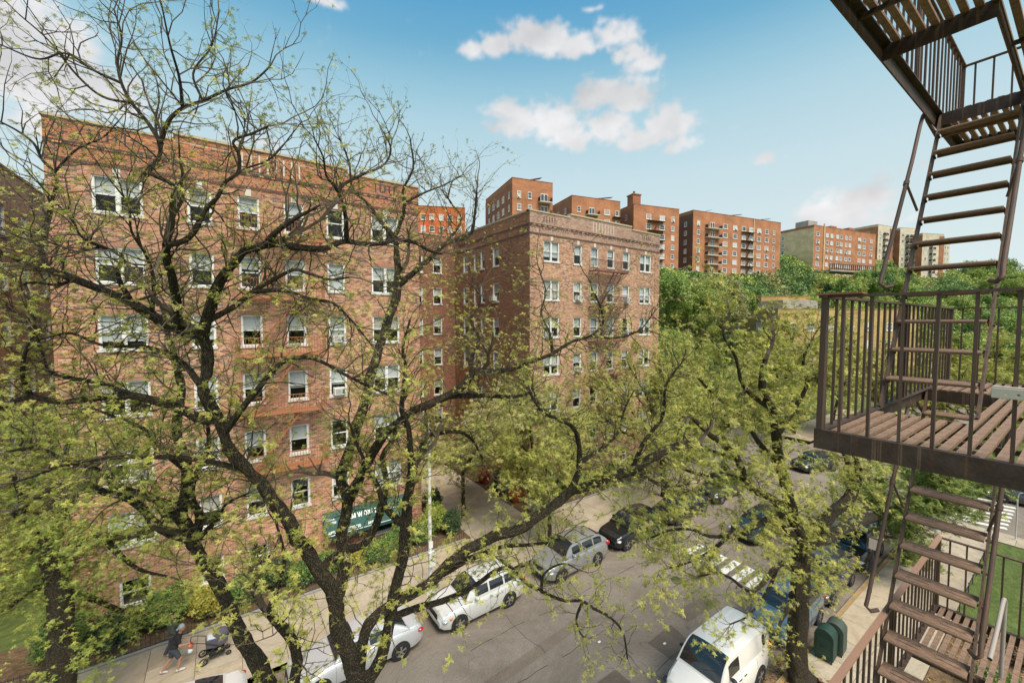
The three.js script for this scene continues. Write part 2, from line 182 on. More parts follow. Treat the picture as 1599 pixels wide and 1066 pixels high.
 [-0.43,10.29,-7.3,0.0742,-0.5,10.58,-7.34,0.0709,-0.56,10.74,-7.36,0.0689,-0.54,10.96,-7.38,0.0667,-0.49,11.39,-7.42,0.0623,-0.54,11.68,-7.45,0.0587,-0.59,11.9,-7.47,0.0558,-0.58,12.13,-7.49,0.0528,-0.52,12.51,-7.52,0.048,-0.55,12.75,-7.54,0.0436,-0.6,13.09,-7.56,0.0375,-0.65,13.28,-7.58,0.0341,-0.69,13.61,-7.6,0.0286],
 [-0.43,10.29,-7.3,0.0693,-0.54,10.41,-7.4,0.0659,-0.65,10.45,-7.46,0.0634,-0.86,10.61,-7.58,0.0586,-1.01,10.84,-7.67,0.0543,-1.19,11.02,-7.76,0.0499,-1.42,11.12,-7.86,0.0442,-1.64,11.28,-7.95,0.038,-1.91,11.25,-8.06,0.0312,-2.25,11.02,-8.2,0.0227],
 [-0.55,10.65,-7.35,0.0545,-0.8,10.96,-7.46,0.0453,-1.02,11.13,-7.53,0.0392,-1.21,11.23,-7.57,0.0347,-1.32,11.34,-7.61,0.0319,-1.46,11.52,-7.65,0.0283,-1.73,11.65,-7.72,0.0229,-2,11.87,-7.78,0.0176,-2.29,11.86,-7.85,0.0127],
 [-0.42,10.31,-7.3,0.0482,-0.34,10.46,-7.21,0.0384,-0.14,10.7,-7.09,0.0272,-0.05,10.9,-7.02,0.0212,0.25,11.05,-6.9,0.0116],
 [-0.43,10.31,-7.3,0.0607,-0.38,10.57,-7.21,0.0534,-0.36,10.82,-7.14,0.0482,-0.42,11.04,-7.08,0.0427,-0.4,11.33,-7.02,0.0363,-0.22,11.77,-6.9,0.0264,-0.22,12.23,-6.8,0.018],
 [-0.49,11.39,-7.42,0.0483,-0.64,11.53,-7.49,0.0392,-0.85,11.81,-7.56,0.0304,-0.97,12.01,-7.61,0.0253,-1.18,12.15,-7.66,0.0198,-1.44,12.31,-7.72,0.0136],
 [0.55,7.41,-6.86,0.0795,0.69,8.24,-6.51,0.0737,0.72,8.77,-6.34,0.0684,0.61,9.19,-6.22,0.0631,0.45,9.54,-6.11,0.0578,0.38,9.7,-6.06,0.0553],
 [0.38,9.7,-6.06,0.0471,0.44,9.96,-5.98,0.0369,0.5,10.22,-5.91,0.0293,0.55,10.39,-5.87,0.0248,0.53,10.68,-5.82,0.0189,0.46,11.02,-5.76,0.0125],
 [0.38,9.7,-6.06,0.0439,0.28,9.82,-6.17,0.0336,0.22,9.97,-6.26,0.0273,0.28,10.19,-6.38,0.019,0.43,10.26,-6.46,0.014]];
const DENS_LEFT = [1, 1, 1, 1, 1, 1, 1, 1, 1, 1];
const LIMBS_LEFT = [
 [-4.65,-0.03,-18.6,0.3706,-4.53,3.33,-18.6,0.307,-4.52,4.76,-18.6,0.2884,-4.56,5.49,-18.6,0.2791,-4.62,6.21,-18.6,0.27,-4.66,6.99,-18.6,0.2607],
 [-4.66,6.99,-18.6,0.185,-4.86,7.32,-18.74,0.1456,-5.21,7.41,-18.87,0.1159,-5.53,7.71,-18.98,0.0881,-6.15,8.31,-19.2,0.0407],
 [-4.66,6.99,-18.6,0.185,-4.55,7.33,-18.5,0.1619,-4.24,7.83,-18.36,0.1367,-3.88,8.21,-18.24,0.1172,-3.57,8.78,-18.12,0.097,-2.89,9.57,-17.94,0.0659,-2.37,10.21,-17.8,0.0438],
 [-4.66,6.99,-18.6,0.1655,-4.75,7.5,-18.89,0.1325,-4.55,7.94,-19.13,0.1101,-4.36,8.37,-19.32,0.092,-4.46,9.08,-19.54,0.0703,-4.18,9.84,-19.8,0.0458],
 [-4.55,5.86,-18.6,0.147,-5,6.48,-19.02,0.0995,-5.53,6.32,-19.29,0.0723,-6.22,6.56,-19.6,0.0419],
 [-4.62,6.21,-18.6,0.1463,-3.98,6.48,-18.21,0.1088,-3.34,6.72,-17.91,0.0842,-2.71,6.53,-17.66,0.0643,-2.04,6.87,-17.4,0.0438],
 [-5.21,7.41,-18.87,0.1043,-5.2,8.31,-18.54,0.0695,-5.23,9.18,-18.29,0.0478,-4.95,9.95,-18.07,0.0297],
 [-3.34,6.72,-17.91,0.107,-3.02,5.58,-18.54,0.0738,-2.61,4.8,-18.91,0.0565,-1.94,4.11,-19.31,0.0372],
 [-4.54,4.81,-18.6,0.1476,-4.13,4.25,-19.31,0.1083,-3.49,3.12,-20.01,0.0716,-2.72,2.2,-20.6,0.0389],
 [-4.53,5.12,-18.6,0.1272,-5.23,4.97,-19.18,0.0865,-5.94,4.32,-19.71,0.0548,-6.6,4.15,-20.1,0.0322]];
const DENS_RIGHT = [1, 1, 1, 1, 1, 0.35, 0.3, 1, 0.7, 1, 1, 1, 1, 1, 0.4, 0.6, 0.45, 0.4];
const LIMBS_RIGHT = [
 [17.32,0.42,-5.9,0.3567,17.17,2.92,-5.9,0.3069,17.21,3.89,-5.9,0.2942,17.29,4.98,-5.9,0.2813,17.43,5.3,-5.9,0.2785],
 [17.44,5.22,-5.9,0.2326,16.08,6.39,-5.71,0.2006,15.02,7.54,-5.53,0.175,14.47,8.2,-5.43,0.1612,13.71,9.08,-5.3,0.1426,13.21,9.69,-5.21,0.1299,12.86,10.24,-5.12,0.1189,12.14,11.1,-4.97,0.1008,11.2,11.9,-4.83,0.0818,11.03,12.57,-4.7,0.0671],
 [17.33,5.21,-5.9,0.209,15.17,6.74,-5.76,0.1627,14.53,7.62,-5.68,0.1441,13.58,8.12,-5.63,0.1294,12.62,8.59,-5.59,0.1151,12.02,8.97,-5.55,0.1055,11.64,9.49,-5.5,0.0952,10.9,10.14,-5.44,0.0795,9.81,10.68,-5.37,0.0629,8.82,11.3,-5.3,0.0468],
 [12.02,8.97,-5.55,0.0957,11.37,9.19,-5.84,0.0641,10.62,9.31,-6.04,0.0446,9.85,9.6,-6.25,0.027],
 [17.43,5.3,-5.9,0.2325,17.77,5.37,-5.77,0.2223,18.02,5.85,-5.61,0.2076,18.68,6.31,-5.43,0.1933,19.48,6.47,-5.31,0.1853,20,7.05,-5.15,0.1697,19.7,7.92,-5,0.1493],
 [17.81,5.1,-5.9,0.2128,19.89,4.58,-6.06,0.2211,23.54,3.96,-6.26,0.2384,26.95,3.34,-6.39,0.2551,31.92,2.2,-6.53,0.2799,35.75,1.49,-6.62,0.2984,44.15,-0.09,-6.77,0.3387,53.13,-1.12,-6.9,0.3787,65.79,-3.32,-7.01,0.4373,80.22,-5.71,-7.1,0.5033],
 [35.75,1.41,-6.62,0.2851,40.1,0.55,-6.54,0.2912,46.18,-0.35,-6.48,0.3086,55.62,-1.59,-6.41,0.3389,65.72,-3.24,-6.36,0.3747,80.62,-6.14,-6.32,0.4301],
 [17.21,4.57,-5.9,0.1242,16.88,4.66,-5.95,0.1121,15.67,4.96,-6.06,0.0879,14.31,4.46,-6.24,0.0579,13.02,5.32,-6.36,0.0398,12.31,5.72,-6.42,0.031,11.34,5.93,-6.5,0.02],
 [14.63,7.28,-5.71,0.0988,13.17,7.18,-5.8,0.0703,11.85,7.32,-5.85,0.0544,10.85,7.57,-5.89,0.0439,10.07,7.97,-5.93,0.0359,9.18,8.22,-5.97,0.0276,8.32,8.25,-6.01,0.0196],
 [13.71,9.08,-5.3,0.1019,12.86,9.94,-5.59,0.0688,12.25,10.75,-5.78,0.0506,11.16,11.4,-5.96,0.0337,10.42,11.98,-6.1,0.0217],
 [12.86,10.24,-5.12,0.0962,13.17,11,-4.82,0.065,13.42,11.73,-4.61,0.047,12.66,12.51,-4.45,0.0315,12.87,13.02,-4.32,0.0216],
 [12.14,11.1,-4.97,0.0732,10.77,11.9,-5.1,0.046,10.55,12.57,-5.17,0.0357,10.02,13.22,-5.23,0.0257,10.39,13.69,-5.27,0.0202],
 [19.48,6.47,-5.31,0.1041,22.41,6.94,-5.46,0.0803,24,7.75,-5.55,0.0663,28.04,8,-5.64,0.0553,30.78,8.64,-5.71,0.0445],
 [20,7.05,-5.15,0.1051,18.24,8.69,-5.01,0.0699,16.57,9.9,-4.92,0.051,16.73,10.98,-4.82,0.0375,17.61,11.79,-4.75,0.0277],
 [15.67,4.96,-6.06,0.0707,15.37,4.12,-6.22,0.0472,14.34,3.55,-6.37,0.0283,13.24,3.64,-6.46,0.0175],
 [17.19,4.09,-5.9,0.0994,19.17,2.71,-6.12,0.066,21.04,2.34,-6.27,0.0453,23.07,1.97,-6.4,0.025],
 [11.85,7.32,-5.85,0.0585,11.19,6.97,-6.05,0.0388,10.19,6.86,-6.22,0.0247,9.23,6.95,-6.35,0.0142],
 [17.19,3.35,-5.9,0.0997,16.25,2.94,-6.03,0.0597,15.8,2.12,-6.14,0.0337,17.11,0.97,-6.2,0.0203]];
// ================= ground =================
const rep = (t, m) => { t.repeat.set(1 / m, 1 / m); return t; };
const asphaltMap = rep(speckle(1024, (u, v) => { const n = tn(u, v, 6) * 13 + tn(u, v, 22, 3) * 8 + tn(u, v, 120, 5) * 10 + U(-9, 9); const crack = Math.abs(tn(u, v, 9, 11)) < 0.006 ? -22 : 0; const b = 116 + n + crack; return [b + 9, b - 1, b - 12]; }), 9);
const concMap = rep(speckle(1024, (u, v) => { const n = tn(u, v, 7, 1) * 12 + tn(u, v, 40, 4) * 9 + U(-7, 7); const st = -10 * sstep(.25, .5, tn(u, v, 16, 9)); const b = 160 + n + st; return [b + 7, b - 5, b - 24]; }), 5);
const soilMap = rep(speckle(512, (u, v) => { const n = tn(u, v, 12, 2) * 26 + tn(u, v, 60, 6) * 22 + U(-16, 16); return [104 + n, 84 + n * .9, 60 + n * .7]; }), 2.5);
const grassMap = rep(speckle(512, (u, v) => { const n = tn(u, v, 9, 2) * 20 + tn(u, v, 70, 6) * 24 + U(-14, 14); return [78 + n, 92 + n, 42 + n * .6]; }), 3);
const asphalt = M(1, 1, 1, 0.92, { map: asphaltMap }), concrete = M(1, 1, 1, 0.9, { map: concMap }), soil = M(1, 1, 1, 1, { map: soilMap }), grassGround = M(1, 1, 1, 1, { map: grassMap });
const concB = M(.9, .9, .91, 0.9, { map: concMap }), concC = M(1.0, .97, .92, 0.9, { map: concMap });
const kerbMat = M(.34, .33, .31, .9), whitePaint = M(.72, .70, .64, .8), yellowPaint = M(.62, .40, .06, .85);
function hillAt(x, z) { return 22 * sstep(44, 76, -z) * sstep(30, 52, x) + 6 * sstep(20, 46, -z) * sstep(56, 80, x) + 11 * sstep(130, 190, x) * sstep(-10, 40, -z) + 18 * sstep(180, 320, x) + 12 * sstep(80, 200, -z); }
{ // terrain: one sheet to the horizon
  const g = new THREE.PlaneGeometry(2400, 2400, 300, 300); g.rotateX(-Math.PI / 2);
  const p = g.attributes.position, uv = g.attributes.uv;
  for (let i = 0; i < p.count; i++) { // denser towards the middle
    let x = p.getX(i) / 1200, z = p.getZ(i) / 1200; x = Math.sign(x) * Math.pow(Math.abs(x), 2) * 1200 + 60; z = Math.sign(z) * Math.pow(Math.abs(z), 2) * 1200 - 30;
    const h = hillAt(x, z); p.setXYZ(i, x, h - 0.4 + (h > 1 ? fbm(x * .03, 0, z * .03) * 2 : 0), z); uv.setXY(i, x, z);
  }
  g.computeVertexNormals(); struct('ground', g, grassGround);
}
const sheet = (x0, x1, z0, z1, y) => { const g = new THREE.PlaneGeometry(x1 - x0, z1 - z0, Math.max(1, Math.round((x1 - x0) / 2)), Math.max(1, Math.round((z1 - z0) / 2))); g.rotateX(-Math.PI / 2); g.translate((x0 + x1) / 2, y, (z0 + z1) / 2); const p = g.attributes.position, uv = g.attributes.uv; for (let i = 0; i < p.count; i++) uv.setXY(i, p.getX(i), p.getZ(i)); return g; };
const poly = (pts, y, h = 0) => { const s = new THREE.Shape(pts.map(([x, z]) => new THREE.Vector2(x, -z))); const g = h ? new THREE.ExtrudeGeometry(s, { depth: h, bevelEnabled: false }) : new THREE.ShapeGeometry(s); g.rotateX(-Math.PI / 2); g.translate(0, y, 0); const p = g.attributes.position, uv = g.attributes.uv; for (let i = 0; i < p.count; i++) uv.setXY(i, p.getX(i), p.getZ(i)); return g; };
const NK = -6.35, FK = -17.75, YARD = -21.9;             // near kerb, far kerb, front garden line
struct('road', sheet(-60, 120, FK, NK, -0.125), asphalt);
struct('cross_street', poly([[40.6, -2], [40.2, 40], [51.5, 40], [51.5, -2], [51.8, NK + .05], [39.8, NK + .05]], -0.129), asphalt);
struct('cross_street', poly([[41, FK - .05], [52.5, FK - .05], [64, -62], [52, -62]], -0.129), asphalt);
function patch(pts, dark) { const o = mesh('asphalt_patch', poly(pts, -0.121), M(dark, dark * .97, dark * .93, .95, { map: asphaltMap })); o.userData.kind = 'structure'; }
patch([[14.35, -10.4], [16.1, -10.45], [15.85, -9.3], [14.4, -9.25]], .62); patch([[10.6, -10.3], [12.2, -10.3], [12.25, -8.7], [10.6, -8.6]], .6); patch([[16.8, -10.9], [19.6, -10.6], [19.4, -9.9], [16.9, -10.1]], .74); patch([[5.8, -12.6], [12.8, -13.2], [12.9, -12.7], [5.9, -12.1]], .84); patch([[24.6, -14.1], [27.4, -14], [27.3, -13.1], [24.7, -13.2]], .7);
{ // road paint
  const stripe = new THREE.BoxGeometry(1, 0.004, 1); const road = scene.getObjectByName('road');
  const put = (x, z, sx, sz, rot, m, n) => { const o = mesh(n, stripe, m, road); o.position.set(x, -0.117, z); o.scale.set(sx, 1, sz); o.rotation.y = rot; };
  for (let k = 0; k < 6; k++) put(22.6 + U(-.06, .06), -13.3 + k * .72, 1.8, .4, U(-.02, .02), whitePaint, 'crossing_stripe');
  for (let k = 0; k < 9; k++) put(41.4 + k * .86, -4.3, .36, 3.15, .29, whitePaint, 'crossing_stripe');
}
{ // ironwork and tar seams in the carriageway
  const road = scene.getObjectByName('road'), ironM = M(.07, .066, .062, .7), tar = M(.035, .033, .031, .8);
  for (const [x, z] of [[8.2, -11.2], [19.2, -12.1], [33, -10.8]]) { const o = mesh('manhole_cover', new THREE.CylinderGeometry(.34, .34, .012, 28).translate(x, -.118, z), ironM, road); const r = new MB(); for (let i = -2; i < 3; i++) r.box(x - .24, x + .24, -.112, -.107, z + i * .09 - .02, z + i * .09 + .02); mesh('raised_ribs', r.geo(), ironM, o); }
  for (const [x0, x1, z] of [[-8, 38, -11.95], [2, 30, -9.35], [8, 36, -14.35]]) { let p = V(x0, -.1205, z); const m = new MB(); while (p.x < x1) { const q = V(p.x + U(.35, .8), -.1205, z + .22 * noise.noise(p.x * .5, z, 1) + U(-.04, .04)); if (rnd() < .8) m.bar(p, q, U(.012, .03), .002); p = q; } mesh('tar_seam', m.geo(), tar, road); }
  for (const x of [3.1, 10.4, 13.4, 19.9, 24.3, 31.2]) { let p = V(x, -.1205, -15.3); const m = new MB(); while (p.z < -8.4) { const q = V(x + .25 * noise.noise(x, p.z * .6, 4) + U(-.05, .05), -.1205, p.z + U(.3, .7)); if (rnd() < .72) m.bar(p, q, U(.01, .022), .002); p = q; } mesh('tar_seam', m.geo(), tar, road); }
}
// kerbs and paving flags
function kerb(label, x0, x1, z, face, painted) {
  const k = mesh('kerb', new MB().box(x0, x1, -.3, -.002, z, z + .02 * face).geo(), kerbMat); k.userData.kind = 'structure';
  const n = Math.ceil((x1 - x0) / 1.52);
  for (let i = 0; i < n; i++) { const a = x0 + i * 1.52, b = Math.min(x1, a + 1.51); mesh('kerb_stone', new MB().box(a, b, -.3, .004 + U(-.004, .004), z + .02 * face, z + .17 * face).geo(), painted && painted(a) ? yellowKerb : (i % 3 ? kerbMat : kerbB), k); }
}
const kerbB = M(.38, .37, .34, .9), yellowKerb = M(1, 1, 1, .85, { map: rep(speckle(256, (u, v) => { const w = tn(u, v, 20, 4) + tn(u, v, 70, 8) * .6 > -0.04; const n = U(-10, 10); return w ? [128 + n, 118 + n, 100 + n] : [176 + n, 134 + n, 58 + n]; }), 1.2) });
kerb('far', -30, 39.6, FK, -1, x => x > 33); kerb('near', -30, 39.6, NK, 1, x => x > 15.5 && x < 37); kerb('far2', 54, 100, FK, -1); kerb('near2', 53, 100, NK, 1);
function flags(name, x0, x1, z0, z1, nx, nz, holes = []) {
  const base = struct(name, new MB().box(x0, x1, -.2, -.05, z0, z1).geo(), soil); const w = (x1 - x0) / nx, d = (z1 - z0) / nz;
  const vs = [concrete, concB, concC, concrete];
  const g0 = new RoundedBoxGeometry(w - .014, .06, d - .014, 1, .006);
  for (let i = 0; i < nx; i++) for (let j = 0; j < nz; j++) {
    const cx = x0 + (i + .5) * w, cz = z0 + (j + .5) * d; if (holes.some(h => Math.abs(cx - h[0]) < h[2] && Math.abs(cz - h[1]) < h[2])) continue;
    const g = g0.clone(); g.translate(cx, U(-.032, -.028), cz); const p = g.attributes.position, uv = g.attributes.uv; const s = U(0, 3); for (let q = 0; q < p.count; q++) uv.setXY(q, p.getX(q) + s, p.getZ(q) + s * 2);
    mesh('paving_slab', g, vs[Math.floor(rnd() * 4)], base);
  }
}
const TREE2 = [17.35, -5.55], TREE3 = [30.9, -5.55];
flags('sidewalk', -12, 40, YARD, FK - .17, 34, 3, [[-4.6, -18.6, .75], [15.8, -18.6, .7]]);
flags('sidewalk', -12, 38.6, NK + .17, -3.2, 32, 2, [[0.9, -5.55, .8], [TREE2[0], TREE2[1], .8], [TREE3[0], TREE3[1], .8]]);
flags('sidewalk', 54, 78, YARD, FK - .17, 12, 2); flags('corner_sidewalk', 38.64, 40.4, NK + .17, 3, 1, 7);
flags('court_path', 12.3, 16.9, -36.9, YARD - .02, 3, 9);
struct('garden_bed', sheet(-16, 12.28, -25.2, YARD, .01), soil); struct('garden_bed', sheet(16.92, 40, -25.2, YARD, .01), soil);
struct('garden_bed', sheet(10.5, 12.28, -37, -25.2, .012), soil); struct('garden_bed', sheet(16.92, 19.4, -37, -25.2, .012), soil);
struct('garden_bed', sheet(8, 27.5, -3.18, 5, -.02), soil); struct('lawn', sheet(27.5, 38.5, -3.18, 12, -.022), grassGround);
// ================= brick apartment blocks across the street =================
const FZ = -25.2, BW = 16.3;
const mortar = M(.60, .49, .40, .95), stone = M(.58, .55, .49, .85), coping = M(.46, .38, .26, .9), frameWhite = M(.72, .72, .70, .55), sillMat = M(.60, .58, .54, .85);
const glass = new THREE.MeshPhysicalMaterial({ transmission: 1, thickness: 0, roughness: 0.02, ior: 1.5 }); glass.color.setRGB(.80, .84, .85);
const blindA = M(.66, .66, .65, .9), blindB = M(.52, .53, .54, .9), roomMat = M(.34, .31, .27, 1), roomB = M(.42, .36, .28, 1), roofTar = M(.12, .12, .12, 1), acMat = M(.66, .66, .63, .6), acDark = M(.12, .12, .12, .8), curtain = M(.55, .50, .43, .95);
const unitBox = new THREE.BoxGeometry(1, 1, 1);
const brickMat = M(1, 1, 1, .92);
// wall core with openings [u0,u1,y0,y1]; u along the wall, outward +z
function wallGeo(W, y0, y1, ops, thick = .3, face = -.014, ins = 0) {
  const mb = new MB(), ys = [...new Set([y0, y1, ...ops.flatMap(o => [o[2], o[3]])])].filter(y => y >= y0 && y <= y1).sort((a, b) => a - b);
  for (let i = 0; i + 1 < ys.length; i++) {
    const ym = (ys[i] + ys[i + 1]) / 2, cut = ops.filter(o => o[2] < ym && o[3] > ym).sort((a, b) => a[0] - b[0]); let u = ins;
    for (const o of cut) { if (o[0] > u) mb.box(u, o[0], ys[i], ys[i + 1], -thick, face); u = o[1]; }
    if (u < W - ins) mb.box(u, W - ins, ys[i], ys[i + 1], -thick, face);
  }
  return mb.geo();
}
function layBricks(wall, W, y0, y1, ops, pick, opt = {}) {
  const bl = .215, ch = .0775, list = [], n = Math.floor((y1 - y0) / ch);
  for (let j = 0; j < n; j++) {
    const ya = y0 + j * ch, yc = ya + ch / 2; let segs = [[0, W]];
    for (const o of ops) if (o[2] < yc + .03 && o[3] > yc - .03) segs = segs.flatMap(([a, b]) => o[1] <= a || o[0] >= b ? [[a, b]] : [[a, o[0]], [o[1], b]].filter(s => s[1] - s[0] > .03));
    const head = opt.header && opt.header(yc), L = head ? .105 : bl, off = (j % 2) * L / 2;
    for (const [a, b] of segs) for (let u = Math.floor((a - off) / L) * L + off; u < b; u += L) {
      const p = Math.max(a, u), q = Math.min(b, u + L); if (q - p < .03) continue;
      list.push([(p + q) / 2, yc, q - p - .014, (opt.proud ? opt.proud((p + q) / 2, yc) : 0) + U(-.003, .003), pick((p + q) / 2, yc)]);
    }
  }
  const im = new THREE.InstancedMesh(unitBox, brickMat, list.length), m = new THREE.Matrix4(), c = new THREE.Color();
  list.forEach(([u, y, l, d, col], i) => { m.makeScale(l, ch - .0135, .07 + d); m.setPosition(u, y, -.035 + d / 2); im.setMatrixAt(i, m); c.setRGB(...col); im.setColorAt(i, c); });
  im.name = 'brickwork'; im.userData.kind = 'stuff'; im.castShadow = im.receiveShadow = true; wall.add(im); return im;
}
const palA = [[.48, .25, .14], [.43, .215, .13], [.36, .185, .125], [.29, .16, .115], [.49, .31, .21], [.16, .105, .085]];
const palB = [[.47, .28, .18], [.42, .24, .155], [.36, .205, .14], [.30, .175, .125], [.50, .33, .23], [.19, .125, .095]];
const pickFrom = (pal, k, bias = 0) => (u, y) => { const f = fbm(u * .35 + k, y * .35, k) * 1.5; let r = rnd() + f * .35 + bias; const c = r < .22 ? pal[0] : r < .42 ? pal[1] : r < .6 ? pal[2] : r < .75 ? pal[3] : r < .9 ? pal[4] : pal[5]; const s = U(.96, 1.28) * (1 + .34 * fbm(u * .16 + k * 3, y * .12, k + 9)) * (noise.noise(u * .55 + k, y * .8, 3 + k) > .52 ? 1.22 : 1); return [c[0] * s, c[1] * s, c[2] * s]; };
// double-hung windows; origin bottom centre on the wall face, outward +z
const winCache = {};
function winParts(w, h, dbl) {
  const key = w + '_' + h + '_' + dbl; if (winCache[key]) return winCache[key];
  const f = new MB(), t = .065, zo = -.05, zi = -.15;
  f.box(-w / 2, -w / 2 + t, 0, h, zi, zo).box(w / 2 - t, w / 2, 0, h, zi, zo).box(-w / 2 + t, w / 2 - t, h - t, h, zi, zo).box(-w / 2 + t, w / 2 - t, 0, t, zi, zo);
  const bays = dbl ? [[-w / 2 + t, -.055], [.055, w / 2 - t]] : [[-w / 2 + t, w / 2 - t]];
  if (dbl) f.box(-.055, .055, t, h - t, zi, zo + .003);
  const up = [], lo = [];
  for (const [a, b] of bays) {
    f.box(a, b, h / 2 - .025, h / 2 + .025, zi + .01, zo - .02);
    for (const [y0, y1, z] of [[t, h / 2 - .025, -.12], [h / 2 + .025, h - t, -.09]]) f.box(a, a + .035, y0, y1, z - .02, z + .018).box(b - .035, b, y0, y1, z - .02, z + .018);
    const q = (y0, y1, z) => { const g = new THREE.PlaneGeometry(b - a - .07, y1 - y0); g.translate((a + b) / 2, (y0 + y1) / 2, z); return g; };
    lo.push(q(t, h / 2 - .025, -.12)); up.push(q(h / 2 + .025, h - t, -.09));
  }
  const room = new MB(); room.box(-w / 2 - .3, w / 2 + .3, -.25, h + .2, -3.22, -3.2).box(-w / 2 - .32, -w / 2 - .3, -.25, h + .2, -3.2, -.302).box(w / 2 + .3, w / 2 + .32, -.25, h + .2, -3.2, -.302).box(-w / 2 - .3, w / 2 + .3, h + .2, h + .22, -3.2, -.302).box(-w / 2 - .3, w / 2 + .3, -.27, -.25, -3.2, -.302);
  return winCache[key] = { frame: f.geo(), up, lo, room: room.geo(), sill: new MB().box(-w / 2 - .06, w / 2 + .06, -.11, 0, -.2, .055).geo(), blind: fr => new MB().box(-w / 2 + t, w / 2 - t, h - t - (h - 2 * t) * fr, h - t, -.20, -.195).geo() };
}
const blindCache = {};
function addWindow(b, x, y, z, turn, w, h, dbl, style = {}) {
  const P = winParts(w, h, dbl), o = mesh('window', P.frame, style.frame || frameWhite, b); o.position.set(x, y, z); o.rotation.y = turn;
  for (const g of P.up) mesh('pane', g, glass, o); for (const g of P.lo) mesh('pane', g, glass, o);
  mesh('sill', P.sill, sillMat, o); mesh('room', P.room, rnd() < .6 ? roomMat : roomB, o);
  const fr = style.blind !== undefined ? style.blind : [0, .5, .5, .5, .62, .38, .8, .95, .5][Math.floor(rnd() * 9)];
  if (fr > 0) { const k = w + '_' + h + '_' + fr; blindCache[k] = blindCache[k] || P.blind(fr); mesh('blind', blindCache[k], rnd() < .7 ? blindA : rnd() < .5 ? blindB : curtain, o); }
  return o;
}
const COLS = [[2.2, 1.66, 1], [5.1, .95, 0], [7.1, .95, 0], [9.17, .95, 0], [11.28, .95, 0], [14.12, 1.66, 1]], ROWS = [3.2, 6.2, 9.22, 12.25, 15.24, 18.3], WH = 1.58;
function apartmentBlock(name, label, X0, pal, k, opts) {
  const b = thing(name, label, 'apartment building', [X0, 0, FZ]);
  const ops = []; for (const y of ROWS) for (const [u, w] of COLS) ops.push([u - w / 2, u + w / 2, y, y + WH]);
  const base = opts.base || []; for (const [u, w] of base) ops.push([u - w / 2, u + w / 2, .35, 1.6]);
  const wall = mesh('wall', wallGeo(BW, -.2, 22, ops, .3, -.014, .03), mortar, b);
  const dark = [.085, .06, .05], fade = opts.fade;
  const pk = pickFrom(pal, k), pkTop = fade ? pickFrom([[.40, .25, .18], [.36, .22, .17], [.33, .24, .19], [.28, .19, .15], [.40, .28, .22], [.20, .13, .11]], k + 3) : pickFrom([[.46, .19, .08], [.40, .15, .07], [.30, .12, .065], [.22, .10, .06], [.36, .19, .11], [.10, .065, .055]], k + 3);
  layBricks(wall, BW, -.2, 22, ops, (u, y) => {
    if (y > 20.95 && y < 21.12) return Math.sin(u * 12) > .2 || y > 21.04 ? dark.map(v => v * U(.8, 1.6)) : pk(u, y);
    if (y > 20.24 && y < 20.4 || (fade && y > 20.75 && y < 20.95 && rnd() < .5)) return [.15 * U(.7, 1.3), .085 * U(.7, 1.3), .065];
    return y > 20.2 ? pkTop(u, y) : pk(u, y);
  }, { header: y => y > 20.2 && y < 21.1, proud: (u, y) => (y > 20.95 && y < 21.12 ? .045 : y > 20.24 && y < 20.4 ? .03 : (u < .75 || u > BW - .75) && y < 20 && Math.floor(y / .0775) % 7 < 6 ? .028 : 0) });
  // parapet coping, raised in the middle
  const cop = new MB(); cop.box(-.06, 4.2, 22, 22.1, -.4, .06).box(12.0, BW + .06, 22, 22.1, -.4, .06).box(4.2, 12.0, 22.26, 22.38, -.4, .06); cop.to('coping', coping, b);
  const mid = mesh('raised_parapet', new MB().box(4.2, 12.0, 22, 22.26, -.3, -.014).geo(), mortar, b); layBricks(mid, 7.8, 0, .26, [], (u, y) => pkTop(u, y + 22)); mid.children[0].position.set(4.2, 22, 0);
  for (let i = 0; i < 8; i++) mesh('stone_strip', boxGeo(-.035, .035, 0, .86, -.02, .012), stone, b).position.set(6.9 + i * .37, 21.2, 0);
  for (const u0 of [1.4, 13.6]) for (let i = 0; i < 5; i++) mesh('brick_slot', boxGeo(-.035, .035, 0, .42, -.02, .009), M(.07, .055, .05, .95), b).position.set(u0 + i * .28, 21.35, 0);
  for (const [u, w, d] of COLS) mesh('keystone', boxGeo(-.13, .13, 0, .34, -.02, .03), stone, b).position.set(u, ROWS[5] + WH + .03, 0);
  ROWS.forEach((y, r) => COLS.forEach(([u, w, d], c) => addWindow(b, u, y, 0, 0, w, WH, d, opts.win ? opts.win(r, c) : {})));
  for (const [u, w] of base) addWindow(b, u, .35, 0, 0, w, 1.25, 0, { blind: 0 });
  // soldier lintels
  const lin = new MB(); for (const o of ops) for (let u = o[0] - .08; u < o[1] + .06; u += .077) lin.box(u, u + .066, o[3] + .004, o[3] + .2, -.02, .004); lin.to('lintel_courses', M(pal[2][0], pal[2][1], pal[2][2], .92), b).userData.kind = 'stuff';
  return b;
}
const cementPlain = M(.30, .15, .10, .95);
const blockA = apartmentBlock('brick_apartment_block', 'six-storey orange brick apartment block behind the bare tree branches at left', -5.9, palA, 1, { base: [[2.2, 1.1], [5.1, .95], [7.1, .95], [14.1, 1.66]] });
const blockB = apartmentBlock('brick_apartment_block', 'six-storey brown brick apartment block with faded parapet at picture centre', 19.4, palB, 5, { fade: true, base: [[2.2, 1.1], [5.1, .95], [11.2, .95]] });
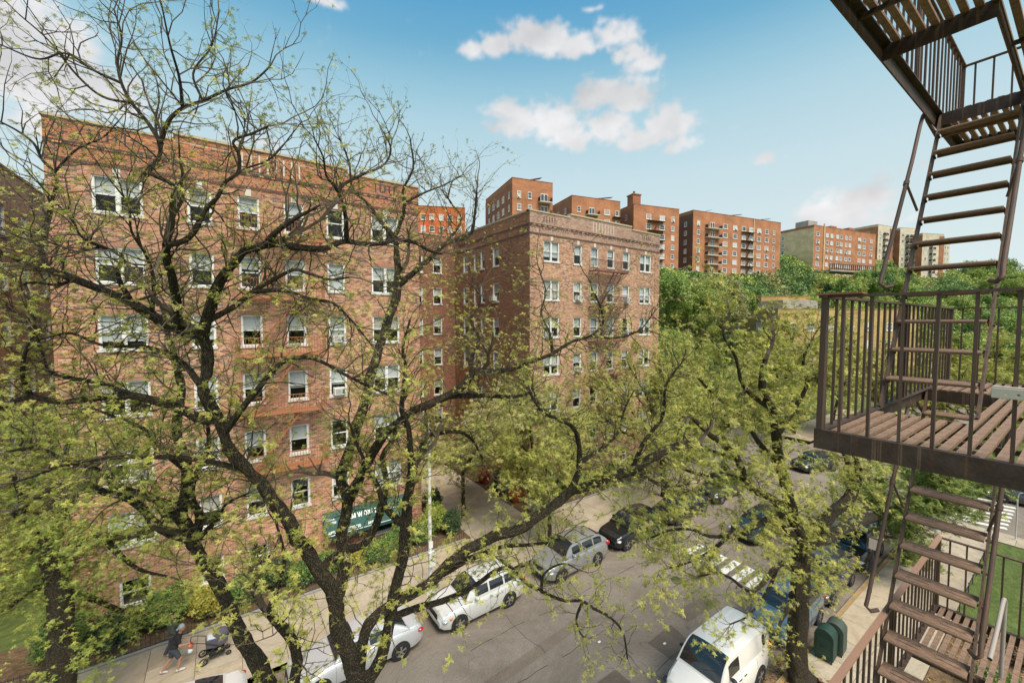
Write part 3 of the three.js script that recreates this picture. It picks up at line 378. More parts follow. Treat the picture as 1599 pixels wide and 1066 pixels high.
function sideWall(b, X0, facing, depth, wins, pal, k, bricks, H = 22) { // facing -1: towards -x
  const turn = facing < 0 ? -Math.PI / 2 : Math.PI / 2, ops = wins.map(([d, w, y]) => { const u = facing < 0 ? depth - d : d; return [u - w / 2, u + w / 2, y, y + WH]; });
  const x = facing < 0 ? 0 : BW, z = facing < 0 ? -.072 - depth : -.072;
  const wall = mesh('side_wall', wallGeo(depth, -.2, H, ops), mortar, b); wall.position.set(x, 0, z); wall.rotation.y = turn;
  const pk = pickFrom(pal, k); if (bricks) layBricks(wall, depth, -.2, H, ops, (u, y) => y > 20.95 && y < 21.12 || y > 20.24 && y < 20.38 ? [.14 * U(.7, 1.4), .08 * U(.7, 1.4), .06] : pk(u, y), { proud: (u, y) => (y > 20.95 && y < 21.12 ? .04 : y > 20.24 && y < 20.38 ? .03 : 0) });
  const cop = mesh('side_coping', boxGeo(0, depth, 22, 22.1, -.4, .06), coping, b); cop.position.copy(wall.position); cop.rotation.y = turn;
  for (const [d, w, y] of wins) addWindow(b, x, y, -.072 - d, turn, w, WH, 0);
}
{
  const wins = []; for (const y of ROWS) for (const [d, w] of [[4.75, .95], [7.0, .62], [8.35, .4], [10.2, .8]]) wins.push([d, w, y]);
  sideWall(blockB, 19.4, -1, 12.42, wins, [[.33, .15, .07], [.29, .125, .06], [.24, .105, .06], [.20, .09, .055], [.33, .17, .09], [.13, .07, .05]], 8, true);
  sideWall(blockA, -5.9, 1, 12.42, ROWS.flatMap(y => [[4.7, .95, y], [9, .8, y]]), palA, 3, true);
  for (const b of [blockA, blockB]) { new MB().box(.3, BW - .3, 21.2, 21.4, -20, -.3).to('roof', roofTar, b); }
  new MB().box(.001, .3, -.2, 22, -20, -.302).box(.3, BW, -.2, 22, -20.3, -20).to('party_wall', cementPlain, blockA);
  new MB().box(BW - .3, BW - .001, -.2, 22, -20, -.302).box(0, BW - .3, -.2, 22, -20.3, -20).to('party_wall', cementPlain, blockB);
  // court between the two wings: rear range facing the street
  const c = thing('brick_court_range', 'shaded brick rear range at the back of the court between the two blocks', 'apartment building', [10.5, 0, -37.7]); const W = 8.9;
  const cols = [[4.95, .92], [6.98, .92], [1.4, .92], [3.1, .7]], ops = []; for (const y of ROWS) for (const [u, w] of cols) ops.push([u - w / 2, u + w / 2, y, y + WH]); ops.push([.6, 1.9, 0, 2.3]);
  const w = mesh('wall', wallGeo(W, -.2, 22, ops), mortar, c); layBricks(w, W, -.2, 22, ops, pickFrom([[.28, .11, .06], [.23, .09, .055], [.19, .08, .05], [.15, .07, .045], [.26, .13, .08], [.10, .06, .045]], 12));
  for (const y of ROWS) for (const [u, ww] of cols) addWindow(c, u, y, 0, 0, ww, WH, 0); new MB().box(-.05, W + .05, 22, 22.1, -.4, .06).to('coping', coping, c); new MB().box(.61, 1.89, 0, 2.29, -.2, -.12).to('door', M(.05, .07, .06, .4), c); new MB().box(0, W, -.2, 21, -8, -1.7).box(0, W, 21.2, 21.4, -8, -.3).to('rear_mass', cementPlain, c);
}
{ // neighbour across the alley at far left
  const n = thing('neighbour_building', 'orange brick building across the narrow alley at far left edge', 'apartment building', [-9.75, 0, -26]);
  const ops = []; for (let f = 0; f < 6; f++) for (let d = 0; d < 6; d++) ops.push([1.6 + d * 3.2, 2.5 + d * 3.2, ROWS[f], ROWS[f] + WH]);
  const w = mesh('wall', wallGeo(21, -.2, 22, ops), mortar, n); w.rotation.y = Math.PI / 2; layBricks(w, 21, -.2, 22, ops, pickFrom([[.54, .29, .15], [.48, .26, .15], [.42, .25, .17], [.36, .21, .15], [.52, .33, .2], [.26, .16, .12]], 20));
  for (const o of ops) addWindow(n, 0, o[2], -(o[0] + o[1]) / 2, Math.PI / 2, .9, WH, 0); new MB().box(-14, .06, 22, 22.12, -21, .06).box(-14, -1.6, -.2, 22, -21, 0).to('roof_mass', M(.33, .17, .09, .95), n);
}
// air conditioners standing in windows
function airCon(b, u, y, label, side) {
  const o = thing('air_conditioner', label, 'air conditioner', side ? [b.position.x - .02, y, b.position.z - u] : [b.position.x + u, y, FZ + .02], side ? -Math.PI / 2 : 0, 'window air conditioners');
  new MB().box(-.3, .3, .07, .46, -.12, .34).to('casing', acMat, o); for (let i = 0; i < 6; i++) new MB().box(-.25, .08, .13 + i * .05, .15 + i * .05, .34, .346).to('grille_slat', acDark, o); new MB().box(.12, .26, .14, .4, .34, .344).to('fan_grille', acDark, o);
}
airCon(blockB, 5.1, ROWS[4], 'white air conditioner in fifth-floor second window of the central block'); airCon(blockB, 11.28, ROWS[4], 'white air conditioner in fifth-floor fifth window of the central block'); airCon(blockB, 1.85, ROWS[3], 'white air conditioner in fourth-floor corner double window of the central block'); airCon(blockB, 11.28, ROWS[3], 'white air conditioner in fourth-floor fifth window of the central block'); airCon(blockB, 5.1, ROWS[2], 'white air conditioner in third-floor second window of the central block'); airCon(blockB, 5.05, ROWS[4], 'white air conditioner on the court side of the central block, fifth floor', true);
airCon(blockA, 11.28, ROWS[2], 'white air conditioner in third-floor fifth window of the left block'); airCon(blockA, 2.6, ROWS[1], 'white air conditioner in second-floor wide left window of the left block'); airCon(blockA, 11.28, ROWS[3], 'white air conditioner in fourth-floor fifth window of the left block');
// small fire escapes on the two street fronts
function frontEscape(b, label, rail, deck) {
  const o = thing('fire_escape', label, 'fire escape', [b.position.x + 6.35, 0, FZ]); const L = 4.1;
  for (let f = 1; f < 6; f++) {
    const y = ROWS[f] - .42, m = new MB(); m.box(0, L, y - .12, y, .9, .95).box(0, .05, y - .12, y, .06, .9).box(L - .05, L, y - .12, y, .06, .9); const fr = m.to('platform_frame', deck, o);
    for (let i = 0; i < 7; i++) mesh('slat', boxGeo(0, L - .1, y - .03, y - .015, .12 + i * .115, .19 + i * .115), deck, fr).position.x = .05;
    mesh('top_rail', boxGeo(0, L, y + .83, y + .87, .91, .95), rail, fr); for (const x of [0, L - .03]) mesh('side_rail', boxGeo(x, x + .03, y + .84, y + .87, .06, .92), rail, fr);
    const bal = new MB(); for (let i = 0; i <= 30; i++) bal.box(i * L / 30 - .01, i * L / 30 + .01, y, y + .84, .928, .942); for (const x of [0, L]) for (let i = 0; i < 6; i++) bal.box(x - .007, x + .007, y, y + .84, .1 + i * .14, .114 + i * .14); bal.to('balusters', rail, fr).userData.kind = 'stuff';
    for (const x of [.4, L - .4]) mesh('bracket', barGeo(V(x, y - .12, .85), V(x, y - .75, .06), .03), rail, o);
    if (f < 5) { const y2 = ROWS[f + 1] - .42; for (const z of [.38, .82]) mesh('stringer', barGeo(V(.7, y, z), V(2.9, y2, z), .03, .065), rail, o); const tr = new MB(); for (let i = 1; i < 10; i++) tr.box(.7 + 2.2 * i / 10 - .07, .7 + 2.2 * i / 10 + .07, y + (y2 - y) * i / 10 - .01, y + (y2 - y) * i / 10 + .01, .4, .8); tr.to('treads', rail, o).userData.kind = 'stuff'; mesh('handrail', barGeo(V(.7, y + .8, .84), V(2.9, y2 + .8, .84), .025), rail, o); }
  }
}
frontEscape(blockA, 'rust-orange fire escape on the left brick block', M(.30, .115, .05, .8), M(.36, .15, .07, .85)); frontEscape(blockB, 'dark red-brown fire escape on the central brick block', M(.10, .05, .038, .8), M(.15, .065, .045, .85));
{ // awning with its lettering (only fragments can be read)
  const cv = document.createElement('canvas'); cv.width = 1024; cv.height = 224; const x = cv.getContext('2d'); x.fillStyle = '#1f4b45'; x.fillRect(0, 0, 1024, 224); x.fillStyle = '#e8ece6'; x.textBaseline = 'middle';
  x.font = 'bold 30px sans-serif'; x.fillText('ANDTA.', 20, 74); x.fillText('D. WTW', 28, 108); x.font = 'bold 64px sans-serif'; x.fillText('AM W OXI E', 270, 92); x.fillText('.D.B.', 730, 92); x.fillText('E', 950, 92); x.font = 'bold 36px sans-serif'; x.fillText('APPL.VO.      MENTCIO         AND', 30, 196);
  const tx = new THREE.CanvasTexture(cv); tx.colorSpace = THREE.SRGBColorSpace; tx.anisotropy = 8;
  const a = thing('awning', 'dark green awning with white lettering over the ground-floor office window', 'awning', [4.35, 1.4, FZ]); const L = 4.9, cloth = M(.014, .07, .06, .75);
  const sl = new THREE.PlaneGeometry(L, 1.36); const e = mesh('printed_cloth', sl, M(1, 1, 1, .75, { map: tx }), a); e.position.set(L / 2, .53, .46); e.rotation.x = -Math.atan2(.9, 1.06);
  for (const s of [0, L]) { const g = new THREE.BufferGeometry(); g.setAttribute('position', new THREE.Float32BufferAttribute([s, 0, 0, s, 0, .905, s, 1.06, 0], 3)); g.setAttribute('uv', new THREE.Float32BufferAttribute([0, 0, 1, 0, 0, 1], 2)); g.computeVertexNormals(); mesh('end_cloth', g, M(.014, .07, .06, .75, { side: THREE.DoubleSide }), a); }
  mesh('valance', boxGeo(0, L, -.18, 0, .9, .912), cloth, a); mesh('frame_bar', rodGeo(V(0, .01, .89), V(L, .01, .89), .02), frameWhite, a);
  const d = thing('entrance_canopy', 'small green entrance canopy beside the court path', 'awning', [10.62, 4.1, -26.6]); mesh('cloth', boxGeo(0, .9, 0, 1.2, -1.2, 1), M(.02, .10, .075, .7), d); mesh('house_number_plate', boxGeo(.2, .6, .15, .3, 1.0, 1.01), frameWhite, d); for (const z of [-1, .9]) mesh('bracket', barGeo(V(0, -.5, z), V(.85, .02, z), .04), frameWhite, d);
}
// ================= blocks on the hill =================
const wallMap = speckle(512, (u, v) => { const n = 232 + tn(u, v, 5, 2) * 26 + tn(u, v, 24, 6) * 20 + U(-10, 10) - (Math.floor(v * 60) % 3 === 0 ? 5 : 0); return [n, n, n]; }); wallMap.repeat.set(1 / 14, 1 / 14);
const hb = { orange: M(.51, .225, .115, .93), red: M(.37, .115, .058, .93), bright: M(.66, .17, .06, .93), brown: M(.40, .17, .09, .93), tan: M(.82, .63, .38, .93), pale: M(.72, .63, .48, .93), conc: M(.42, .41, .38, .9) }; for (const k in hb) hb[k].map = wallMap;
const fglass = M(.07, .085, .10, .12), fblind = M(.55, .56, .57, .5), fgrey = M(.22, .24, .26, .2), fwarm = M(.38, .33, .27, .3), ironDark = M(.06, .045, .04, .8), balc = M(.55, .55, .51, .85);
const fw = { f: new MB().box(-.5, .5, 0, .08, 0, .06).box(-.5, .5, .92, 1, 0, .06).box(-.5, -.42, .08, .92, 0, .06).box(.42, .5, .08, .92, 0, .06).box(-.42, .42, .47, .53, 0, .06).box(-.54, .54, -.09, 0, 0, .12).geo(), p: new THREE.PlaneGeometry(.84, .84).translate(0, .5, .02) };
function farWindow(b, x, y, z, turn, w, h) { const o = mesh('window', fw.f, frameWhite, b); o.position.set(x, y, z); o.rotation.y = turn; o.scale.set(w, h, 1); mesh('pane', fw.p, [fblind, fglass, fglass, fgrey, fwarm][Math.floor(rnd() * 5)], o); if (rnd() < .16) { const a = mesh('air_conditioner_box', unitBox, acMat, o); a.scale.set(.5, .3, .4); a.position.set(U(-.15, .15), .18, .2); } return o; }
function hillBlock(name, label, corner, R, y0, y1, lenL, mats, rows, front, side, extra) {
  const [cx, cz] = corner, dx = R[0] - cx, dz = R[1] - cz, L = Math.hypot(dx, dz), o = thing(name, label, 'apartment building', [cx, y0, cz], Math.atan2(-dz, dx)); const H = y1 - y0;
  if (mats.side) { mesh('wall', boxGeo(0, L, 0, H - .9, -lenL, 0), mats.front, o); mesh('side_wall', boxGeo(-.06, -.003, 0, H - .9, -lenL - .05, .05), mats.side, o); } else mesh('wall', boxGeo(0, L, 0, H - .9, -lenL, 0), mats.front, o);
  const par = new MB(); par.box(0, L, H - .9, H, -.3, 0).box(0, .3, H - .9, H, -lenL, -.3).box(L - .3, L, H - .9, H, -lenL, -.3).box(.3, L - .3, H - .9, H, -lenL, -lenL + .3); par.to('parapet', mats.front, o); new MB().box(-.08, L + .08, H, H + .1, -.36, .08).box(-.08, .36, H, H + .1, -lenL, -.36).to('coping', mats.coping || mats.front, o); 
  const { n, top, pitch } = rows; for (let r = 0; r < n; r++) { const y = H - top - r * pitch; for (const [u, w, h] of front) farWindow(o, u * L, y, .003, 0, w, h || 1.5); for (const [d, w, h] of side) farWindow(o, -.065, y, -d * lenL, -Math.PI / 2, w, h || 1.5); }
  if (extra) extra(o, L, H); return o;
}
const balconies = (o, u, H, n, top, pitch, w = 3.4) => { for (let r = 0; r < n; r++) { const y = H - top - r * pitch - .5; const s = mesh('balcony', boxGeo(u - w / 2, u + w / 2, y - .22, y, .01, 1.3), balc, o); new MB().box(u - w / 2, u + w / 2, y + .95, y + 1, 1.24, 1.28).box(u - w / 2, u - w / 2 + .04, y, y + 1, .05, 1.24).box(u + w / 2 - .04, u + w / 2, y, y + 1, .05, 1.24).to('railing', ironDark, s); const b = new MB(); for (let i = 0; i < 16; i++) b.box(u - w / 2 + i * w / 16, u - w / 2 + i * w / 16 + .03, y, y + .95, 1.25, 1.27); b.to('balusters', ironDark, s).userData.kind = 'stuff'; mesh('balcony_door', boxGeo(u - .9, u + .9, y, y + 2.05, .004, .05), frameWhite, s); for (const q of [-.45, .45]) mesh('door_pane', boxGeo(u + q - .36, u + q + .36, y + .15, y + 1.9, .05, .056), fglass, s); } };
const farEscape = (o, u, H, n, top, pitch, w = 4.2) => { for (let r = 0; r < n; r++) { const y = H - top - r * pitch - .35; const s = mesh('escape_platform', boxGeo(u - w / 2, u + w / 2, y - .12, y, .02, 1), ironDark, o); new MB().box(u - w / 2, u + w / 2, y + .8, y + .85, .95, 1).box(u - w / 2, u - w / 2 + .05, y, y + .85, .94, .99).box(u + w / 2 - .05, u + w / 2, y, y + .85, .94, .99).to('railing', ironDark, s); if (r < n - 1) mesh('escape_stair', barGeo(V(u - 1.2, y - pitch, .6), V(u + 1.2, y, .6), .5, .1), ironDark, o); } };
const antenna = (o, x, H, z, l = 6) => { mesh('roof_mast', barGeo(V(x, H - .5, z), V(x, H + 1.2, z), .12), ironDark, o); mesh('roof_panel_rack', barGeo(V(x - l / 2, H + .5, z), V(x + l / 2, H + 1.9, z), 1.2, .08), ironDark, o); };
hillBlock('hill_apartment_block', 'bright red-orange apartment block in the gap between the two near blocks', [40.6, -99.2], [51.5, -94.2], 20, 42.6, 12, { front: hb.bright }, { n: 6, top: 3.4, pitch: 2.95 }, [[.12, 1.2], [.3, 1.2], [.5, 1.2], [.68, 1.2], [.88, 1.2]], []);
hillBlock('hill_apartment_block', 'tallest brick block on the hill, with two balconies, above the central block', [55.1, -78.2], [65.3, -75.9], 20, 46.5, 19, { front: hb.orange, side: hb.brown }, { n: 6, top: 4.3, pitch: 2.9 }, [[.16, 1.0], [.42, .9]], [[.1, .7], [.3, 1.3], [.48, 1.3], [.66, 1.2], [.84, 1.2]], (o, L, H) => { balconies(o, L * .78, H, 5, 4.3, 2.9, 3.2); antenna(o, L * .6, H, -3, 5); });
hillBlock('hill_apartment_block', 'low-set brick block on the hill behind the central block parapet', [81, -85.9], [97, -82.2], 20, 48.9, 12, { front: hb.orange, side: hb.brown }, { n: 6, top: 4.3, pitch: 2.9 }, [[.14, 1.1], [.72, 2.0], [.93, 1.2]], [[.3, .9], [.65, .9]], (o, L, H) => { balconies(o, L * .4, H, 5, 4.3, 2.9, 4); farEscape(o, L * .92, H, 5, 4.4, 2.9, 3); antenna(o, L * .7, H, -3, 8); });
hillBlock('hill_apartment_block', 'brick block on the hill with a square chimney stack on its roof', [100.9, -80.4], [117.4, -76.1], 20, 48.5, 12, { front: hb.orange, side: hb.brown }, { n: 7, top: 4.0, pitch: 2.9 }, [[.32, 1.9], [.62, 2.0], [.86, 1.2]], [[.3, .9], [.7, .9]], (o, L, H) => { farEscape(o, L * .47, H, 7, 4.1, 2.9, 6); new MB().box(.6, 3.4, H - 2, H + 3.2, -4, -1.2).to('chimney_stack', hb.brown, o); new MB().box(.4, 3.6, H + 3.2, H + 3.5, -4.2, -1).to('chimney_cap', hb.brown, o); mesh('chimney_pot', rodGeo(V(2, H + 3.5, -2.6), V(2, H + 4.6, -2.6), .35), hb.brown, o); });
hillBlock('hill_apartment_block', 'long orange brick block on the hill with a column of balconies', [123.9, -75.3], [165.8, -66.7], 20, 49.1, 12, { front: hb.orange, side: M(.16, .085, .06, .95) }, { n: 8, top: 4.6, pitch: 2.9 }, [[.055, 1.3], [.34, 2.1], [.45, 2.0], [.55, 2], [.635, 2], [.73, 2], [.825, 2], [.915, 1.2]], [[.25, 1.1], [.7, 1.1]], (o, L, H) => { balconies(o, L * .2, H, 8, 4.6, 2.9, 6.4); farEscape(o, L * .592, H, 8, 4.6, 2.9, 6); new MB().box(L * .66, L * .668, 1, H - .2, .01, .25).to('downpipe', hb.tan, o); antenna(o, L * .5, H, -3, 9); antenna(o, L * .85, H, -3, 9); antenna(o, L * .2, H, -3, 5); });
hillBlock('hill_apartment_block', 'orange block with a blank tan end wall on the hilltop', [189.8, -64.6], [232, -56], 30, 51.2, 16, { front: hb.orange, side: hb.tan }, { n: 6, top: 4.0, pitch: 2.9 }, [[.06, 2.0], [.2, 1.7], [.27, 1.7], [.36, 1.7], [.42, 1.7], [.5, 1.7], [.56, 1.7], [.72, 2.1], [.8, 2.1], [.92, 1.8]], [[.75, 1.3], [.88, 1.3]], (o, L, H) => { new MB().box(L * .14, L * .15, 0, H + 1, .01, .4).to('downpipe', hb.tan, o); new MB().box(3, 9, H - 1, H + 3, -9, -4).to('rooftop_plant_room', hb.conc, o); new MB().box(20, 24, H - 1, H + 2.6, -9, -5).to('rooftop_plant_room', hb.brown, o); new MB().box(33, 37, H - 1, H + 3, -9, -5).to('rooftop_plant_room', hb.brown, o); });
const tower = (label, c, R, y0, y1, l) => hillBlock('hill_tower', label, c, R, y0, y1, l, { front: hb.pale, side: hb.orange }, { n: 8, top: 4.4, pitch: 2.95 }, [[.16, 1.4], [.6, 1.2]], [[.35, 1.6], [.7, 1.6]], (o, L, H) => { balconies(o, L * .42, H, 8, 4.4, 2.95, 2.6); new MB().box(L * .78, L, .5, H - 1, .01, .12).to('brick_pilaster', hb.brown, o); });
tower('pale tan tower with brick corner on the hilltop, leftmost of three', [262.8, -62.7], [277, -60.2], 34, 60.9, 12); tower('pale tan tower on the hilltop behind the sloping handrail', [279, -58], [289.5, -53.2], 34, 60.5, 10); tower('pale tan tower seen between the ladder treads, rightmost of three', [283, -50.5], [296, -45], 34, 57, 10);
hillBlock('hill_tower', 'small low grey tower at the right end of the hilltop row', [296, -45.2], [301, -43.6], 34, 53, 8, { front: hb.pale }, { n: 5, top: 3, pitch: 2.9 }, [[.3, 1], [.7, 1]], []);
{ // terrace deck below the hill blocks
  const d = thing('hillside_terrace', 'dark railed terrace deck on the slope below the hilltop blocks', 'terrace', [171, 30.9, -53], -.28); new MB().box(0, 24, 0, .5, -6, 0).to('deck', hb.conc, d); for (let i = 0; i <= 22; i++) mesh('post', boxGeo(i * 24 / 22 - .1, i * 24 / 22 + .1, .5, 2.4, -.25, -.05), ironDark, d); mesh('top_rail', boxGeo(-.1, 24.1, 2.4, 2.6, -.3, 0), ironDark, d); mesh('bottom_rail', boxGeo(-.1, 24.1, .75, .9, -.28, -.02), ironDark, d);
}
hillBlock('ochre_building', 'low ochre-yellow building half hidden by trees beyond the crossing', [82, -33], [112, -20], 2, 15.8, 14, { front: M(.54, .38, .15, .9, { map: wallMap }), side: M(.54, .39, .17, .9, { map: wallMap }) }, { n: 3, top: 4, pitch: 3.4 }, [[.1, 1.4], [.22, 1.4], [.36, 1.4], [.5, 1.4], [.64, 1.4], [.78, 1.4], [.9, 1.4]], [[.3, 1.2], [.7, 1.2]], (o, L, H) => { new MB().box(4, 12, H - .5, H + 1.8, -9, -3).to('rooftop_plant_room', hb.conc, o); });
hillBlock('ochre_building', 'small orange-yellow house behind the ochre building', [96, -42], [108, -37], 5, 19, 10, { front: M(.50, .33, .14, .9, { map: wallMap }) }, { n: 3, top: 4, pitch: 3.4 }, [[.2, 1.2], [.5, 1.2], [.8, 1.2]], []);
// ================= near fire escape =================
{
  const rustMap = speckle(512, (u, v) => { const n = tn(u, v, 10, 3) * 18 + tn(u, v, 50, 8) * 14 + U(-7, 7); const r = sstep(.12, .4, tn(u, v, 14, 21) + tn(u, v, 60, 25) * .5); return [80 + n + r * 22, 64 + n + r * 7, 54 + n - r * 2]; }); rustMap.repeat.set(1.6, 1.6);
  const topMap = speckle(512, (u, v) => { const n = tn(u, v, 12, 5) * 20 + tn(u, v, 70, 8) * 16 + U(-9, 9); const r = sstep(.0, .35, tn(u, v, 18, 31) + tn(u, v, 80, 25) * .5); return [124 + n + r * 12, 101 + n + r * 3, 84 + n - r * 3]; }); topMap.repeat.set(2, 2);
  const beamMap = speckle(1024, (u, v) => { const n = tn(u, v, 10, 3) * 14 + tn(u, v, 60, 8) * 10 + U(-6, 6); const c1 = fbm(u * 46, 4.2, 1.5, 3), len = .35 + .5 * noise.noise(u * 60, 9.1, 2); const drip = c1 > .17 && (v % .25) / .25 < 1 ? sstep(.17, .34, c1) * (.5 + .5 * noise.noise(u * 130, v * 6, 4)) : 0; const ru = sstep(.1, .4, tn(u, v, 20, 14)); return [64 + n + drip * 64 + ru * 10, 48 + n + drip * 56 + ru * 2, 38 + n + drip * 46 - ru * 2]; }); beamMap.repeat.set(.9, .9);
  const iron = M(1, 1, 1, .72, { map: rustMap }), ironTop = M(1, 1, 1, .8, { map: topMap }), beamM = M(1, 1, 1, .7, { map: beamMap }), redRail = M(.26, .10, .07, .8), galv = M(.52, .47, .39, .95), railTop = M(.36, .20, .13, .8);
  const fe = thing('iron_fire_escape', 'large rusty brown iron fire escape close up at the right edge', 'fire escape', [0, 0, 0]);
  const X0 = 3.34, X1 = 7.66, ZO = -1.095, ZI = .02, OX0 = 4.47, OX1 = 6.42, OZ = -.47;
  const barG = new THREE.BoxGeometry(.0165, .9, .0165), postG = new THREE.BoxGeometry(.034, .9, .034);
  for (const [lvl, yf] of [[1, 15.76], [0, 12.76], [-1, 9.76]]) {
    const t = .012, fb = new MB();
    fb.box(X0, X1, yf - .135, yf - .012, ZO, ZO + t).box(X0, X1, yf - .012, yf - .002, ZO, ZO + .06);                                 // outer angle
    fb.box(X0, X0 + t, yf - .135, yf - .012, ZO + t, ZI).box(X1 - t, X1, yf - .135, yf - .012, ZO + t, ZI).box(X0, X0 + .05, yf - .012, yf - .002, ZO + .06, ZI).box(X1 - .05, X1, yf - .012, yf - .002, ZO + .06, ZI);
    fb.box(X0 + t, X1 - t, yf - .135, yf - .012, ZI - t, ZI);
    fb.box(OX0 - .01, OX0, yf - .14, yf - .014, ZO + t, OZ).box(OX1, OX1 + .01, yf - .14, yf - .014, ZO + t, OZ).box(OX0, OX1, yf - .1, yf - .014, OZ - .01, OZ);
    for (const x of [3.85, 5.2, 6.0, 7.1]) fb.box(x, x + .03, yf - .06, yf - .03, x > OX0 && x < OX1 ? OZ : ZO + t, ZI - t);
    const fr = fb.to('platform_frame', beamM, fe);
    for (let i = 0, z = ZO + .075; z < ZI - .06; i++, z += .0735) {
      const runs = z + .042 < OZ ? [[X0 + .025, OX0 - .012], [OX1 + .012, X1 - .025]] : [[X0 + .025, X1 - .025]];
      for (const [a, b] of runs) { const o = mesh('slat', boxGeo(a, b, -.028, -.004, 0, .043), ironTop, fr); o.position.set(0, yf + U(-.002, .002), z + U(-.003, .003)); o.rotation.x = U(-.03, .03); }
    }
    // balusters, posts and rails
    const put = (n, g, x, z) => { const o = mesh(n, g, iron, fr); o.position.set(x, yf + .45, z); o.rotation.set(U(-.006, .006), U(-.2, .2), U(-.006, .006)); };
    for (let x = X0 + .07; x < X1 - .05; x += .168) put('baluster', barG, x, ZO + .03);
    for (const x of [X0 + .02, 5.45, X1 - .02]) put('post', postG, x, ZO + .03);
    for (const xe of [X0 + .028, X1 - .028]) { for (let z = -.964; z < ZI - .06; z += .148) put('baluster', barG, xe, z); put('post', postG, xe, ZI - .05); }
    const top = yf + .9; mesh('top_rail', boxGeo(X0 - .01, X1 + .01, top, top + .018, ZO + .005, ZO + .055), lvl < 0 ? railTop : iron, fr);
    for (const xe of [X0 + .028, X1 - .028]) mesh('top_rail', boxGeo(xe - .02, xe + .02, top, top + .016, ZO + .056, ZI), iron, fr);
    mesh('corner_plate', boxGeo(X0 - .025, X0 + .07, top + .019, top + .03, ZO - .012, ZO + .24), redRail, fr);
  }
  // stairs between the platforms, each tread a pressed plate with four slots and a rolled nosing
  const tread = () => { const s = new THREE.Shape(); const w = .265, d = .09; s.moveTo(-w, -d); s.lineTo(w, -d); s.lineTo(w, d); s.lineTo(-w, d); s.closePath(); for (const x of [-.15, .11]) for (const y of [-.03, .03]) { const h = new THREE.Path(); h.moveTo(x - .075, y - .005); h.lineTo(x - .075, y + .005); h.lineTo(x + .085, y + .005); h.lineTo(x + .085, y - .005); h.closePath(); s.holes.push(h); } const g = new THREE.ExtrudeGeometry(s, { depth: .008, bevelEnabled: false }); g.rotateX(-Math.PI / 2); g.rotateY(Math.PI / 2); const mb = new MB(); mb.add(g); mb.rod(V(-.092, -.01, -.265), V(-.092, -.01, .265), .016, 10); mb.box(.078, .09, -.026, .0, -.265, .265); return mb.geo(); };
  const tg = tread();
  for (const y0 of [12.76, 9.76]) {
    const xf = 4.68, xt = 6.46, y1 = y0 + 3;
    for (const z of [-1.05, -.485]) { mesh('stringer', barGeo(V(xf, y0 - .01, z), V(xt, y1 - .03, z), .014, .095), iron, fe); for (let i = 1; i < 12; i++) mesh('bolt', rodGeo(V(xf + (xt - xf) * i / 12 + .02, y0 + 3 * i / 12 - .04, z - .02), V(xf + (xt - xf) * i / 12 + .02, y0 + 3 * i / 12 - .04, z + .02), .014, 6), iron, fe); }
    for (let i = 1; i < 12; i++) { const o = mesh('tread', tg, ironTop, fe); o.position.set(xf + (xt - xf) * i / 12, y0 + 3 * i / 12, -.7675); o.rotation.z = U(-.015, .015); }
    for (const z of [-1.125, -.42]) {
      const a = V(xf + .16, y0 + 1.08, z), b = V(xt - .33, y1 - .06, z), inw = z < -.8 ? .07 : -.065;
      mesh('handrail', tubeGeo([a.clone().add(V(.075, -.02, inw)), a.clone().add(V(.03, -.035, inw * .5)), a.clone().add(V(-.005, -.02, 0)), a.clone().add(V(.03, .05, 0)), a.clone().lerp(b, .33), a.clone().lerp(b, .66), b, b.clone().add(V(.12, -.03, 0)), b.clone().add(V(.22, -.22, inw))], .017, 8, 40), iron, fe);
      const m = a.clone().lerp(b, .55); mesh('handrail_brace', rodGeo(m, V(m.x + .1, m.y - .27, z + inw), .011, 6), iron, fe); mesh('collar', rodGeo(m.clone().add(V(-.012, -.02, 0)), m.clone().add(V(.012, .02, 0)), .024, 8), iron, fe);
    }
  }
  mesh('grab_rail', tubeGeo([V(6.55, 9.78, -.42), V(6.55, 10.4, -.42), V(6.52, 10.62, -.42), V(6.4, 10.68, -.42), V(5.9, 10.56, -.42), V(5.5, 10.5, -.42)], .017, 8, 40), M(.34, .30, .27, .5), fe);
  mesh('cross_tie', rodGeo(V(4.9, 12.45, -1.06), V(4.9, 12.45, -.47), .016), iron, fe); mesh('hanger', tubeGeo([V(5.35, 12.28, -1.0), V(5.35, 12.5, -1.0), V(5.4, 12.55, -.95), V(5.55, 12.55, -.6)], .013, 6, 24), iron, fe);
  { // galvanised bracket clamped to the end railing
    const b = thing('metal_bracket', 'pale perforated metal bracket clamped on the fire escape end railing', 'bracket', [3.335, 13.1, -.3]); const s = new THREE.Shape(); s.moveTo(0, 0); s.lineTo(.4, 0); s.lineTo(.4, .05); s.lineTo(0, .05); s.closePath(); for (const x of [.05, .09, .18, .24, .33]) { const h = new THREE.Path(); h.absarc(x, .022, .007, 0, Math.PI * 2, true); s.holes.push(h); } const g = new THREE.ExtrudeGeometry(s, { depth: .012, bevelEnabled: true, bevelSize: .002, bevelThickness: .002, bevelSegments: 1 }); g.rotateY(-Math.PI / 2); mesh('bar', g, galv, b); mesh('flange', boxGeo(-.012, .03, .052, .06, 0, .4), galv, b); mesh('clamp', boxGeo(.0, .06, .01, .04, .06, .1), galv, b);
  }
}
